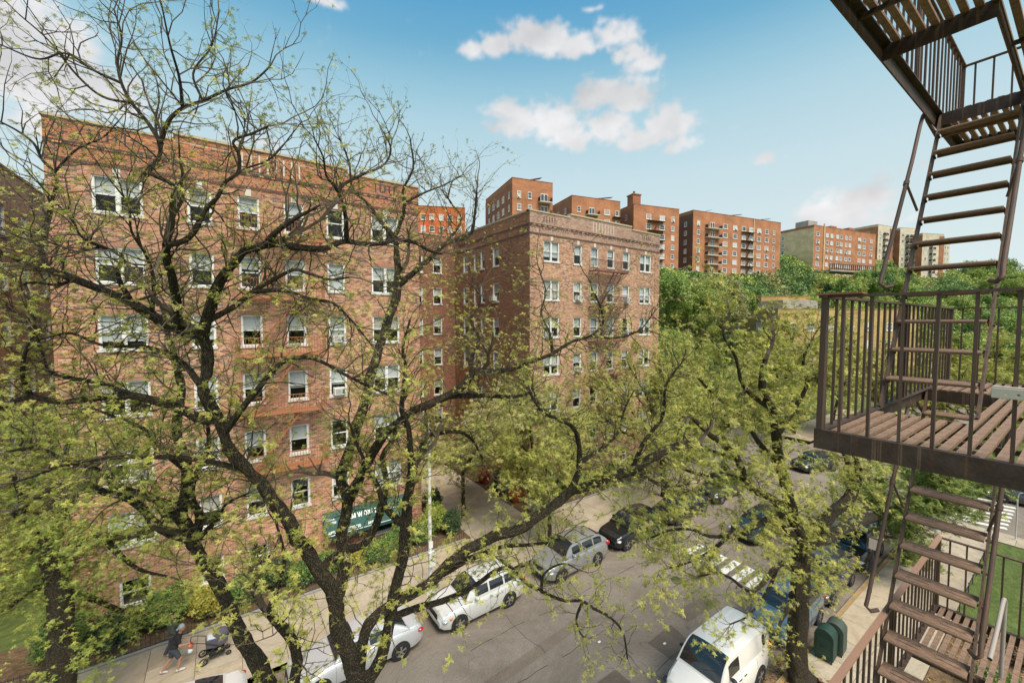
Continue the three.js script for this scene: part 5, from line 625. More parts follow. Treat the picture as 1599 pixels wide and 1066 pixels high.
{ // walking figure leaning to the stroller; faces +x
  const o = thing('person', 'person in black top and navy shorts pushing a stroller along the sidewalk', 'person', [-1.95, 0, -19.95], .06); const sh = [.2, 1.36, 0];
  const body = [[[.02, .95, .07], [.02, .95, -.07], .115, .115], [[.02, .96, 0], [.1, 1.18, 0], .125, .13], [[.1, 1.18, 0], [.17, 1.35, 0], .14, .12], [[.17, 1.36, .13], [.17, 1.36, -.13], .07, .07], [[.19, 1.4, 0], [.25, 1.5, 0], .055, .05],
    [[.02, .92, .09], [.2, .52, .1], .09, .06], [[.2, .52, .1], [.13, .1, .11], .058, .038], [[.13, .07, .11], [.31, .04, .12], .042, .032], [[0, .92, -.09], [-.08, .5, -.1], .09, .06], [[-.08, .5, -.1], [-.36, .14, -.1], .058, .038], [[-.36, .12, -.1], [-.22, .03, -.1], .04, .032],
    [[.17, 1.35, .19], [.22, 1.08, .25], .052, .042], [[.22, 1.08, .25], [.47, 1.02, .2], .04, .03], [[.17, 1.35, -.19], [.22, 1.08, -.25], .052, .042], [[.22, 1.08, -.25], [.47, 1.02, -.2], .04, .03]];
  const head = [[[.27, 1.6, 0], [.28, 1.66, 0], .088, .095], [[.31, 1.55, 0], [.32, 1.6, 0], .062, .07], [[.375, 1.6, 0], [.39, 1.585, 0], .014, .017], [[.28, 1.61, .088], [.275, 1.59, .09], .018, .012], [[.28, 1.61, -.088], [.275, 1.59, -.09], .018, .012], [[.24, 1.5, 0], [.27, 1.56, 0], .05, .055]];
  mesh('body', mergeGeometries([sdfMesh(body, 96, .04), sdfMesh(head, 48, .02), sdfMesh(hand([.47, 1.02, .2], [1, -.05, -.1], 1, 1), 44, .006), sdfMesh(hand([.47, 1.02, -.2], [1, -.05, .1], 1, -1), 44, .006)]), skin, o);
  mesh('shirt', sdfMesh([[[.04, 1.0, 0], [.1, 1.18, 0], .14, .147], [[.1, 1.18, 0], [.17, 1.36, 0], .152, .128], [[.17, 1.36, .14], [.17, 1.36, -.14], .082, .082], [[.17, 1.35, .19], [.2, 1.2, .225], .066, .066], [[.17, 1.35, -.19], [.2, 1.2, -.225], .066, .066], [[.03, 1.0, .06], [.03, 1.0, -.06], .135, .135]], 64, .03), blackCloth, o);
  mesh('shorts', sdfMesh([[[.02, .97, .06], [.02, .97, -.06], .13, .13], [[.02, .92, .09], [.15, .6, .1], .105, .09], [[0, .92, -.09], [-.06, .6, -.1], .105, .09]], 56, .03), navyCloth, o);
  mesh('shoe', sdfMesh([[[.1, .07, .11], [.32, .045, .12], .05, .042]], 28), shoeM, o); mesh('shoe', sdfMesh([[[-.38, .12, -.1], [-.2, .035, -.1], .05, .04]], 28), shoeM, o);
  mesh('cap', sdfMesh([[[.265, 1.665, 0], [.28, 1.685, 0], .095, .095], [[.2, 1.64, 0], [.14, 1.61, 0], .04, .03]], 36, .02), M(.34, .44, .50, .9), o); for (const s of [-1, 1]) mesh('eye', new THREE.SphereGeometry(.011, 8, 6).translate(.362, 1.625, .034 * s), hairM, o); mesh('mouth', boxGeo(.37, .378, 1.543, 1.55, -.022, .022), M(.25, .08, .07, .6), o);
  const p2 = thing('person', 'dark-haired person mostly hidden behind leaves beside the garden fence', 'person', [-2.05, 0, -20.95], .1);
  mesh('body', mergeGeometries([sdfMesh([[[0, .95, .07], [0, .95, -.07], .12, .12], [[0, .96, 0], [.02, 1.36, 0], .13, .13], [[.02, 1.42, .13], [.02, 1.42, -.13], .07, .07], [[.02, 1.44, 0], [.03, 1.55, 0], .055, .05], [[0, .92, .09], [.1, .5, .09], .09, .06], [[.1, .5, .09], [.06, .08, .09], .058, .038], [[.06, .06, .09], [.2, .04, .09], .04, .032], [[0, .92, -.09], [-.06, .5, -.09], .09, .06], [[-.06, .5, -.09], [-.25, .12, -.09], .058, .038], [[-.25, .1, -.09], [-.12, .03, -.09], .04, .032], [[.02, 1.41, .18], [.0, 1.14, .24], .052, .042], [[0, 1.14, .24], [.14, .92, .25], .04, .03], [[.02, 1.41, -.18], [0, 1.14, -.24], .052, .042], [[0, 1.14, -.24], [.14, .92, -.25], .04, .03]], 90, .04), sdfMesh([[[.04, 1.66, 0], [.05, 1.71, 0], .09, .095], [[.08, 1.6, 0], [.09, 1.65, 0], .06, .07], [[.145, 1.655, 0], [.16, 1.64, 0], .013, .017], [[.02, 1.54, 0], [.04, 1.62, 0], .05, .055], [[.05, 1.66, .09], [.045, 1.64, .092], .018, .012], [[.05, 1.66, -.09], [.045, 1.64, -.092], .018, .012]], 44, .02), sdfMesh(hand([.14, .92, .25], [.3, -1, 0], .6, 1), 40, .006), sdfMesh(hand([.14, .92, -.25], [.3, -1, 0], .6, -1), 40, .006)]), skinT, p2);
  mesh('jacket', sdfMesh([[[0, 1.0, 0], [.02, 1.38, 0], .15, .145], [[.02, 1.42, .14], [.02, 1.42, -.14], .085, .085], [[.02, 1.41, .18], [0, 1.14, .245], .068, .06], [[0, 1.14, .245], [.11, .97, .25], .055, .048], [[.02, 1.41, -.18], [0, 1.14, -.245], .068, .06], [[0, 1.14, -.245], [.11, .97, -.25], .055, .048]], 60, .03), M(.09, .10, .08, .95), p2); mesh('trousers', sdfMesh([[[0, .97, .06], [0, .97, -.06], .135, .135], [[0, .92, .09], [.1, .5, .09], .1, .075], [[.1, .5, .09], [.06, .12, .09], .072, .06], [[0, .92, -.09], [-.06, .5, -.09], .1, .075], [[-.06, .5, -.09], [-.24, .15, -.09], .072, .06]], 60, .02), navyCloth, p2); mesh('hair', sdfMesh([[[.02, 1.71, 0], [.03, 1.735, 0], .1, .098], [[-.03, 1.66, 0], [-.05, 1.52, 0], .07, .05]], 36, .02), hairM, p2);
  // stroller in front of the hands
  const s = thing('stroller', 'baby stroller with dark grey hood being pushed on the sidewalk', 'stroller', [-.62, 0, -19.9], .06); const fr = M(.03, .03, .033, .5), hoodM = M(.085, .08, .10, .95), liner = M(.45, .48, .55, .95);
  const bar = (n, ...pts) => mesh(n, tubeGeo(pts, .014, 7, 24), fr, s); for (const z of [-.25, .25]) { bar('push_arm', V(-.74, 1.06, z), V(-.5, .95, z), V(-.1, .7, z), V(.28, .42, z)); bar('leg_tube', V(.3, .24, z * .9), V(.0, .55, z), V(-.42, .16, z)); bar('side_tube', V(-.42, .16, z), V(.0, .2, z), V(.4, .14, z * .8)); }
  bar('handle', V(-.74, 1.06, -.25), V(-.78, 1.07, -.1), V(-.78, 1.07, .1), V(-.74, 1.06, .25)); for (const [x, z, r] of [[-.42, -.28, .15], [-.42, .28, .15], [.4, -.2, .1], [.4, .2, .1]]) { const w = mesh('wheel', new THREE.TorusGeometry(r - .025, .025, 8, 22), tyreMat, s); w.position.set(x, r, z); const sp = new MB(); for (let i = 0; i < 6; i++) sp.bar(V(0, 0, 0), V(Math.cos(i * 1.047) * (r - .03), Math.sin(i * 1.047) * (r - .03), 0), .012); mesh('spokes', sp.geo(), fr, w); }
  const seat = new THREE.Shape(); seat.moveTo(-.3, .62); seat.quadraticCurveTo(-.32, .86, -.22, .88); seat.lineTo(.3, .8); seat.quadraticCurveTo(.4, .78, .36, .62); seat.quadraticCurveTo(.1, .46, -.3, .62); const sg = new THREE.ExtrudeGeometry(seat, { depth: .4, bevelEnabled: true, bevelSize: .03, bevelThickness: .03, bevelSegments: 3 }); sg.translate(0, 0, -.2); mesh('bassinet', sg, hoodM, s); mesh('cover', sdfMesh([[[-.22, .88, -.12], [.05, .86, -.12], .07, .07], [[-.22, .88, .12], [.05, .86, .12], .07, .07], [[-.2, .89, 0], [.05, .87, 0], .09, .09]], 40, .06), liner, s);
  const hg = new THREE.SphereGeometry(.29, 20, 12, 0, Math.PI * 2, 0, Math.PI * .5); hg.scale(1.05, 1, .85); hg.rotateZ(-.35); hg.translate(.17, .84, 0); mesh('hood', hg, M(.085, .08, .10, .95, { side: THREE.DoubleSide }), s); mesh('bumper_bar', tubeGeo([V(.36, .88, -.22), V(.5, .98, -.18), V(.52, 1.0, 0), V(.5, .98, .18), V(.36, .88, .22)], .014, 6, 20), fr, s); mesh('basket', boxGeo(-.3, .28, .2, .36, -.2, .2), blackCloth, s);
  const bg = thing('shoulder_bag', 'red and pale blue bag hanging from the stroller handle', 'bag', [-1.42, .62, -19.86]); mesh('body', sdfMesh([[[0, .08, -.08], [0, .08, .08], .09, .09], [[0, .25, -.06], [0, .25, .06], .075, .075]], 36, .03), M(.5, .6, .62, .9), bg); mesh('flap', sdfMesh([[[.0, .28, -.07], [0, .28, .07], .085, .085], [[.03, .2, -.06], [.03, .2, .06], .07, .07]], 36, .03), M(.55, .16, .10, .9), bg); mesh('strap', tubeGeo([V(0, .3, -.1), V(.02, .44, -.05), V(.02, .45, .05), V(0, .3, .1)], .012, 6, 16), blackCloth, bg);
}
// ================= trees and planting =================
const barkMap = speckle(512, (u, v) => { const r = tn(u, v * .35, 60, 2) + tn(u, v, 18, 7) * .6; const li = 46 * sstep(.16, .34, tn(u, v, 30, 15) + tn(u, v, 90, 3) * .4); const b = 62 + r * 62 + U(-14, 14); return [b + li, b * .92 + li * .95, b * .78 + li * .62]; }); barkMap.repeat.set(3, 1.2);
const barkBump = speckle(256, (u, v) => { const r = 128 + (tn(u, v * .35, 60, 2) + tn(u, v, 18, 7) * .6) * 150; return [r, r, r]; }); barkBump.colorSpace = THREE.NoColorSpace; barkBump.repeat.set(3, 1.2);
const bark = M(.9, .8, .67, .95, { map: barkMap, bumpMap: barkBump, bumpScale: .07 }), barkOlive = M(.7, .64, .52, .95, { map: barkMap, bumpMap: barkBump, bumpScale: .04 }), twigMat = M(.095, .072, .05, .95), twigPale = M(.22, .15, .09, .95);
const leafMat = (t = .35) => { const m = new THREE.MeshPhysicalMaterial({ roughness: .8, transmission: t, thickness: 0, side: THREE.DoubleSide }); m.color.setRGB(1, 1, 1); return m; };
const leafM = leafMat(.18), leafSolid = leafMat(.25);
// a spray of small pinnate leaves
function sprayGeo(nf, len, pairs, s0) {
  const save = seed; seed = s0; const p = [], n = [];
  for (let k = 0; k < nf; k++) {
    const az = k * 2.4 + U(-.4, .4), el = U(-.15, 1.0), L = len * U(.6, 1.1), d = V(Math.cos(az) * Math.cos(el), Math.sin(el), Math.sin(az) * Math.cos(el)), s = V(-Math.sin(az), U(-.3, .3), Math.cos(az)).normalize();
    for (let i = 0; i < pairs; i++) for (const q of [-1, 1]) { const t = (i + .7) / pairs, c = d.clone().multiplyScalar(L * t); c.y -= L * t * t * .25; const l = L * .30 * (1.1 - t * .5), w = L * .085, tip = c.clone().addScaledVector(s, q * l).addScaledVector(d, l * .55), m1 = c.clone().lerp(tip, .5).addScaledVector(d, w), m2 = c.clone().lerp(tip, .5).addScaledVector(d, -w); m1.y += .004; for (const v of [c, m1, tip, c, tip, m2]) p.push(v.x, v.y, v.z); }
  }
  const g = new THREE.BufferGeometry(); g.setAttribute('position', new THREE.Float32BufferAttribute(p, 3)); g.computeVertexNormals(); seed = save; return g;
}
const sprays = [sprayGeo(6, .15, 5, 11), sprayGeo(5, .17, 6, 77), sprayGeo(7, .12, 4, 5)];
const clumpGeo = (nl, size, s0, asp = .55) => { const save = seed; seed = s0; const p = []; for (let k = 0; k < nl; k++) { const c = V(U(-1, 1), U(-1, 1), U(-1, 1)); if (c.length() > 1) c.normalize(); const d = V(U(-1, 1), U(-.7, .6), U(-1, 1)).normalize(), s = d.clone().cross(V(U(-1, 1), U(-1, 1), U(-1, 1))).normalize(), l = size * U(.7, 1.3), w = l * asp; c.multiplyScalar(.8); const a = c.clone().addScaledVector(d, -l / 2), b = c.clone().addScaledVector(d, l / 2), e = c.clone().addScaledVector(s, w / 2), f = c.clone().addScaledVector(s, -w / 2); for (const v of [a, e, b, a, b, f]) p.push(v.x, v.y, v.z); } const g = new THREE.BufferGeometry(); g.setAttribute('position', new THREE.Float32BufferAttribute(p, 3)); g.computeVertexNormals(); seed = save; return g; };
const clumps = [clumpGeo(26, .5, 3), clumpGeo(26, .46, 8), clumpGeo(22, .55, 21)];
function leavesMesh(parent, geo, list, mat, name = 'foliage') { // list: [pos, scale, color]
  if (!list.length) return; const im = new THREE.InstancedMesh(geo, mat, list.length), m = new THREE.Matrix4(), q = new THREE.Quaternion(), e = new THREE.Euler(), c = new THREE.Color(), s = V(1, 1, 1);
  list.forEach(([p, sc, col], i) => { e.set(U(-.9, .9), U(0, 6.283), U(-.9, .9)); q.setFromEuler(e); m.compose(p, q, s.set(sc, sc, sc)); im.setMatrixAt(i, m); im.setColorAt(i, c.setRGB(col[0], col[1], col[2])); });
  im.name = name; im.userData.kind = 'stuff'; im.castShadow = im.receiveShadow = true; parent.add(im);
}
// tapered limb through [x,y,z,r] samples
function limbGeo(a, sides = 8, rough = 0) {
  const n = a.length / 4, pts = []; for (let i = 0; i < n; i++) pts.push(V(a[i * 4], a[i * 4 + 1], a[i * 4 + 2])); const c = new THREE.CatmullRomCurve3(pts, false, 'centripetal'), seg = Math.max(3, (n - 1) * (sides > 6 ? 5 : 3)); const fr = c.computeFrenetFrames(seg, false), P = [], UV = [], I = []; let len = 0, last = null; const cl = c.getLength();
  for (let i = 0; i <= seg; i++) {
    const t = i / seg, q = c.getPoint(t), f = t * (n - 1), k = Math.min(n - 2, Math.floor(f)), r0 = a[k * 4 + 3] + (a[k * 4 + 7] - a[k * 4 + 3]) * (f - k); if (last) len += q.distanceTo(last); last = q; const ti = Math.min(seg, Math.max(0, Math.round(c.getUtoTmapping ? t * seg : t * seg)));
    for (let j = 0; j <= sides; j++) { const g = j / sides * 6.2832, r = r0 * (1 + rough * (noise.noise(Math.cos(g) * 1.6 + q.x * 2, Math.sin(g) * 1.6 + q.z * 2, len * 3) * .9 + noise.noise(Math.cos(g) * 4, Math.sin(g) * 4, len * 9 + q.x) * .5)); const d = fr.normals[ti].clone().multiplyScalar(Math.cos(g)).addScaledVector(fr.binormals[ti], Math.sin(g)); P.push(q.x + d.x * r, q.y + d.y * r, q.z + d.z * r); UV.push(j / sides * Math.max(.3, r0 * 6), len); }
  }
  for (let i = 0; i < seg; i++) for (let j = 0; j < sides; j++) { const k = i * (sides + 1) + j, l = k + sides + 1; I.push(k, k + 1, l, l, k + 1, l + 1); }
  const g = new THREE.BufferGeometry(); g.setAttribute('position', new THREE.Float32BufferAttribute(P, 3)); g.setAttribute('uv', new THREE.Float32BufferAttribute(UV, 2)); g.setIndex(I); g.computeVertexNormals(); return g;
}
class Twigs { constructor() { this.p = []; this.n = 0; }
  seg(a, b, r0, r1) { const d = b.clone().sub(a).normalize(); const s = (Math.abs(d.y) > .9 ? V(1, 0, 0) : V(0, 1, 0)).cross(d).normalize(), u = d.clone().cross(s); const A = [], B = []; for (let k = 0; k < 3; k++) { const g = k * 2.094, e = s.clone().multiplyScalar(Math.cos(g)).addScaledVector(u, Math.sin(g)); A.push(a.clone().addScaledVector(e, r0)); B.push(b.clone().addScaledVector(e, r1)); } for (let k = 0; k < 3; k++) { const l = (k + 1) % 3; for (const v of [A[k], A[l], B[k], B[k], A[l], B[l]]) this.p.push(v.x, v.y, v.z); } }
  geo() { const g = new THREE.BufferGeometry(); g.setAttribute('position', new THREE.Float32BufferAttribute(this.p, 3)); g.computeVertexNormals(); return g; } }
const rv = () => { const v = V(U(-1, 1), U(-1, 1), U(-1, 1)); return v.normalize(); };
function growTwigs(limbs, o) { // zigzag shoots, side twigs and leaf sprays along every limb
  const tw = new Twigs(), lists = [[], [], []];
  const leaf = (p, k = 1) => { if (rnd() > (typeof o.leafP === 'function' ? o.leafP(p) : o.leafP)) return; const c = o.cols[Math.floor(rnd() * o.cols.length)], s = U(.8, 1.2); const h = o.size ? o.size(p) : 1; lists[Math.floor(rnd() * 3)].push([p.clone(), k * h * U(.6, 1.25), [c[0] * s, c[1] * s, c[2] * s]]); };
  const shoot = (p0, dir, L, r, depth) => {
    const n = Math.max(3, Math.round(L / .13)); let p = p0.clone(), d = dir.clone().normalize();
    for (let i = 0; i < n; i++) {
      d.addScaledVector(rv(), .42).addScaledVector(V(0, 1, 0), o.up * .18).normalize(); const q = p.clone().addScaledVector(d, L / n), ra = r * (1 - i / n * .75), rb = r * (1 - (i + 1) / n * .75); tw.seg(p, q, ra, rb);
      if (depth > 0 && rnd() < o.fork) { const sd = d.clone().addScaledVector(rv(), 1.1).normalize(); shoot(q, sd, L * U(.28, .55), ra * .65, depth - 1); }
      if (depth < 2 || i > n * .4) leaf(q, depth ? 1 : .9); if (depth === 0 && rnd() < .4) leaf(q, .8); p = q;
    }
    leaf(p, 1.15);
  };
  for (const [li, a] of limbs.entries()) {
    const dn = o.dens ? o.dens[li] : 1; if (!dn) continue;
    const n = a.length / 4; for (let i = 0; i + 1 < n; i++) {
      const p = V(a[i * 4], a[i * 4 + 1], a[i * 4 + 2]), q = V(a[i * 4 + 4], a[i * 4 + 5], a[i * 4 + 6]), l = p.distanceTo(q), d = q.clone().sub(p).normalize(), r = a[i * 4 + 3]; if (r > (o.rmax || .1)) continue;
      const m = dn * l / (r > .05 ? o.step * 1.8 : o.step); let k = Math.floor(m) + (rnd() < m % 1 ? 1 : 0); while (k-- > 0) { const s = p.clone().lerp(q, rnd()); const dir = d.clone().multiplyScalar(.55).add(rv().multiplyScalar(.95)).add(V(0, o.up * .5, 0)); shoot(s, dir, U(o.len[0], o.len[1]), Math.min(Math.max(.006, r * .7), U(...(o.tr || [.006, .011]))), o.depth); }
    }
    const e = n - 1; shoot(V(a[e * 4], a[e * 4 + 1], a[e * 4 + 2]), V(a[e * 4] - a[e * 4 - 4], a[e * 4 + 1] - a[e * 4 - 3], a[e * 4 + 2] - a[e * 4 - 2]), o.len[1], Math.max(.006, a[e * 4 + 3] * .9), o.depth);
  }
  return { tw, lists };
}
const YG = [[.47, .47, .085], [.40, .42, .075], [.53, .51, .12], [.33, .38, .07], [.46, .42, .14]], GR = [[.27, .36, .065], [.34, .41, .075], [.21, .30, .055], [.40, .45, .09]];
function tracedTree(name, label, base, limbs, o) {
  const t = thing(name, label, 'tree', base); const rel = limbs.map(a => { const b = a.slice(); for (let i = 0; i < b.length; i += 4) { b[i] -= base[0]; b[i + 1] -= base[1]; b[i + 2] -= base[2]; } return b; });
  mesh('trunk', limbGeo(rel[0], 22, .34), o.bark || bark, t); for (const a of rel.slice(1)) { const big = a[3] > .05; mesh('branch', limbGeo(a, big ? 16 : 7, big ? .34 : .16), o.bark || bark, t); }
  const { tw, lists } = growTwigs(rel, o); const m = mesh('twigs', tw.geo(), o.twig || twigMat, t); m.userData.kind = 'stuff'; lists.forEach((l, i) => leavesMesh(t, sprays[i], l, leafM)); return t;
}
{
  const near = LIMBS_NEAR.map(a => a.slice()); near[0] = [.55, -.12, -5.75, .5, .58, .25, -5.78, .4, .66, 1.6, -5.9, .36, ...near[0]];
  tracedTree('honey_locust_tree', 'large near honey locust with dark forked limbs and sparse new leaves across the left half', [.55, -.12, -5.75], near, { dens: DENS_NEAR, step: .06, len: [.35, 1.0], fork: .5, depth: 2, up: .3, leafP: p => .34 + .38 * sstep(16.5, 11, p.y), cols: YG, rmax: .085, tr: [.007, .012], size: p => .21 + .13 * sstep(15.5, 9, p.y) });
  tracedTree('honey_locust_tree', 'small leafy street tree at the far left kerb above the white sedan', [-4.65, -.1, -18.6], LIMBS_LEFT, { dens: DENS_LEFT, step: .075, len: [.7, 1.9], fork: .5, depth: 2, up: .2, leafP: .78, cols: [...GR, YG[0], YG[1]], rmax: .4, bark: barkOlive, tr: [.008, .012], size: () => .5 });
  const right = LIMBS_RIGHT.map(a => a.slice()); right[0] = [TREE2[0] - .02, -.12, -5.62, .6, TREE2[0] - .02, .15, -5.7, .48, ...right[0].slice(0)];
  tracedTree('honey_locust_tree', 'leafy street tree with spreading limbs at the near kerb behind the white van', [TREE2[0], -.12, -5.6], right, { dens: DENS_RIGHT, step: .135, len: [.6, 1.5], fork: .5, depth: 2, up: .2, leafP: .7, cols: YG, rmax: .3, bark: barkOlive, tr: [.008, .013], size: () => .62 });
}
// generated trees: trunk, limbs, twigs, sprays
function grownTree(name, label, base, H, R, o) {
  const limbs = [], th = H * (o.trunk || .35), r = o.r || H * .018; const lean = V(U(-.06, .06), 0, U(-.06, .06)); const a = []; for (let i = 0; i <= 4; i++) { const t = i / 4; a.push(base[0] + lean.x * th * t, base[1] - .1 + th * t, base[2] + lean.z * th * t, r * (1.25 - t * .45)); } limbs.push(a); const top = V(a[16], a[17], a[18]);
  const nl = o.limbs || 6; for (let k = 0; k < nl; k++) { const az = k / nl * 6.28 + U(-.3, .3), el = U(.35, 1.15), L = Math.min(R / Math.max(.35, Math.cos(el)), H - th) * U(.8, 1.05), b = []; let p = top.clone().add(V(0, -th * U(0, .18), 0)), d = V(Math.cos(az) * Math.cos(el), Math.sin(el), Math.sin(az) * Math.cos(el)); for (let i = 0; i <= 5; i++) { b.push(p.x, p.y, p.z, r * .6 * (1 - i / 6.2)); if (i > 1 && i < 5) for (const s of [0, 1]) { const c = [], dd = d.clone().add(rv().multiplyScalar(.9)).normalize(); let q = p.clone(); const l2 = L * U(.25, .45); for (let j = 0; j <= 3; j++) { c.push(q.x, q.y, q.z, r * .28 * (1 - j / 4)); q = q.clone().addScaledVector(dd, l2 / 3); dd.add(rv().multiplyScalar(.35)).normalize(); } limbs.push(c); } d.add(rv().multiplyScalar(.22)).normalize(); p = p.clone().addScaledVector(d, L / 5); } limbs.push(b); }
  return tracedTree(name, label, base, limbs, { rmax: .3, up: .2, fork: .5, depth: 1, step: .3, len: [.8, 1.6], leafP: .75, tr: [.01, .016], cols: YG, bark: barkOlive, ...o });
}
grownTree('street_tree', 'slender sapling at the far kerb beside the grey SUV', [15.8, -.05, -18.5], 7.5, 2.6, { r: .11, trunk: .42, limbs: 5, size: () => 1.0, leafP: .6 });
grownTree('street_tree', 'darker green street tree beside the sign post below the fire escape platform', [TREE3[0], -.05, TREE3[1]], 7.2, 2.8, { r: .16, trunk: .4, limbs: 6, cols: GR.map(c => c.map(v => v * .8)), size: () => 1.3 });
grownTree('court_tree', 'pale budding tree with tan twigs inside the court, nearest the left block', [13.2, 0, -24.6], 9.5, 3.0, { r: .12, cols: [[.42, .38, .14], [.46, .42, .18], [.36, .36, .10]], twig: twigPale, size: () => 1.05, leafP: .6 });
grownTree('court_tree', 'pale budding tree beside the corner of the central block', [18.2, 0, -23.3], 10.5, 3.2, { r: .13, cols: [[.40, .38, .12], [.44, .42, .16], [.34, .36, .09]], twig: twigPale, size: () => 1.05, leafP: .6 });
grownTree('street_tree', 'far-side street tree in front of the right part of the central block', [27.5, 0, -18.6], 11.2, 5.2, { r: .2, limbs: 8, size: () => .9, step: .22 });
grownTree('street_tree', 'far-side street tree near the corner beyond the central block', [37.2, 0, -19], 12.4, 5.8, { r: .22, limbs: 8, size: () => 1.0, step: .22 });
grownTree('street_tree', 'street tree beyond the junction, left of the ochre building', [56, 0, -20.5], 13.6, 6.4, { r: .24, limbs: 8, size: () => 1.35, step: .28 });
grownTree('street_tree', 'street tree beyond the junction, in front of the ochre building', [62, 0, -14], 12.6, 6.2, { r: .24, limbs: 8, size: () => 1.35, step: .28 });
grownTree('street_tree', 'street tree seen through the fire escape railing, nearest the cross street', [57, 0, -4.5], 11.6, 5.6, { r: .22, limbs: 8, size: () => 1.35, step: .28 });
grownTree('street_tree', 'street tree behind the far end of the fire escape railing', [70, 0, -6.5], 12.6, 6, { r: .24, limbs: 8, size: () => 1.4, step: .28 });
grownTree('street_tree', 'tall street tree covering the left corner of the ochre building', [69, 0, -25], 15, 6.2, { r: .24, limbs: 8, size: () => 1.5, step: .26 });
// full-leaved trees: lobed crowns of leaf clumps
function crownTree(name, label, base, H, R, cols, k = 1, cs = 1) {
  const t = thing(name, label, 'tree', base, U(0, 6)); const th = H * .3; mesh('trunk', limbGeo([0, -.5, 0, R * .07, .1, th * .5, .05, R * .06, 0, th, .1, R * .05, .1, H * .7, 0, R * .02], 8), barkOlive, t); for (let i = 0; i < 5; i++) { const a = i * 1.257 + U(-.3, .3); mesh('limb', limbGeo([0, th * .9, 0, R * .04, Math.cos(a) * R * .35, th + H * .16, Math.sin(a) * R * .35, R * .028, Math.cos(a) * R * .68, H * U(.5, .68), Math.sin(a) * R * .68, R * .01], 6), barkOlive, t); }
  const lobes = []; for (let i = 0; i < 17; i++) { const a = U(0, 6.28), y = U(.32, .92), rr = R * Math.sqrt(Math.max(.08, 1 - ((y - .55) / .5) ** 2)) * U(.3, .85); lobes.push([Math.cos(a) * rr, H * y, Math.sin(a) * rr, R * U(.26, .44)]); } const lists = [[], [], []];
  for (const [x, y, z, r] of lobes) { const n = Math.round(k * 34 * r * r / (cs * cs)) + 8; const lc = cols[Math.floor(rnd() * cols.length)]; for (let i = 0; i < n; i++) { const d = rv(), q = r * Math.pow(rnd(), .3); const s = U(.8, 1.2), c = rnd() < .7 ? lc : cols[Math.floor(rnd() * cols.length)]; lists[i % 3].push([V(x + d.x * q, y + d.y * q * .8, z + d.z * q), cs * U(.4, .75), [c[0] * s, c[1] * s, c[2] * s]]); } }
  lists.forEach((l, i) => leavesMesh(t, clumps[i], l, leafSolid)); return t;
}
const C1 = [[.22, .33, .065], [.27, .38, .075], [.17, .27, .055], [.33, .42, .085]], C2 = [[.13, .23, .055], [.17, .27, .065], [.11, .19, .05]], C3 = [[.33, .41, .085], [.38, .45, .10], [.27, .36, .07]], C4 = [[.32, .33, .11], [.37, .36, .14], [.27, .30, .10]];
crownTree('leafy_tree', 'big bright green tree just right of the central block', [47.5, 0, -36], 22, 6.6, C1, 1.2, .9); crownTree('leafy_tree', 'green tree right of the big bright green one, under the long orange block', [62, 2, -38], 19, 6, C3, 1, .95); crownTree('leafy_tree', 'olive tree below the long orange block on the slope', [76, 6, -42], 16, 6, C4, 1, 1);
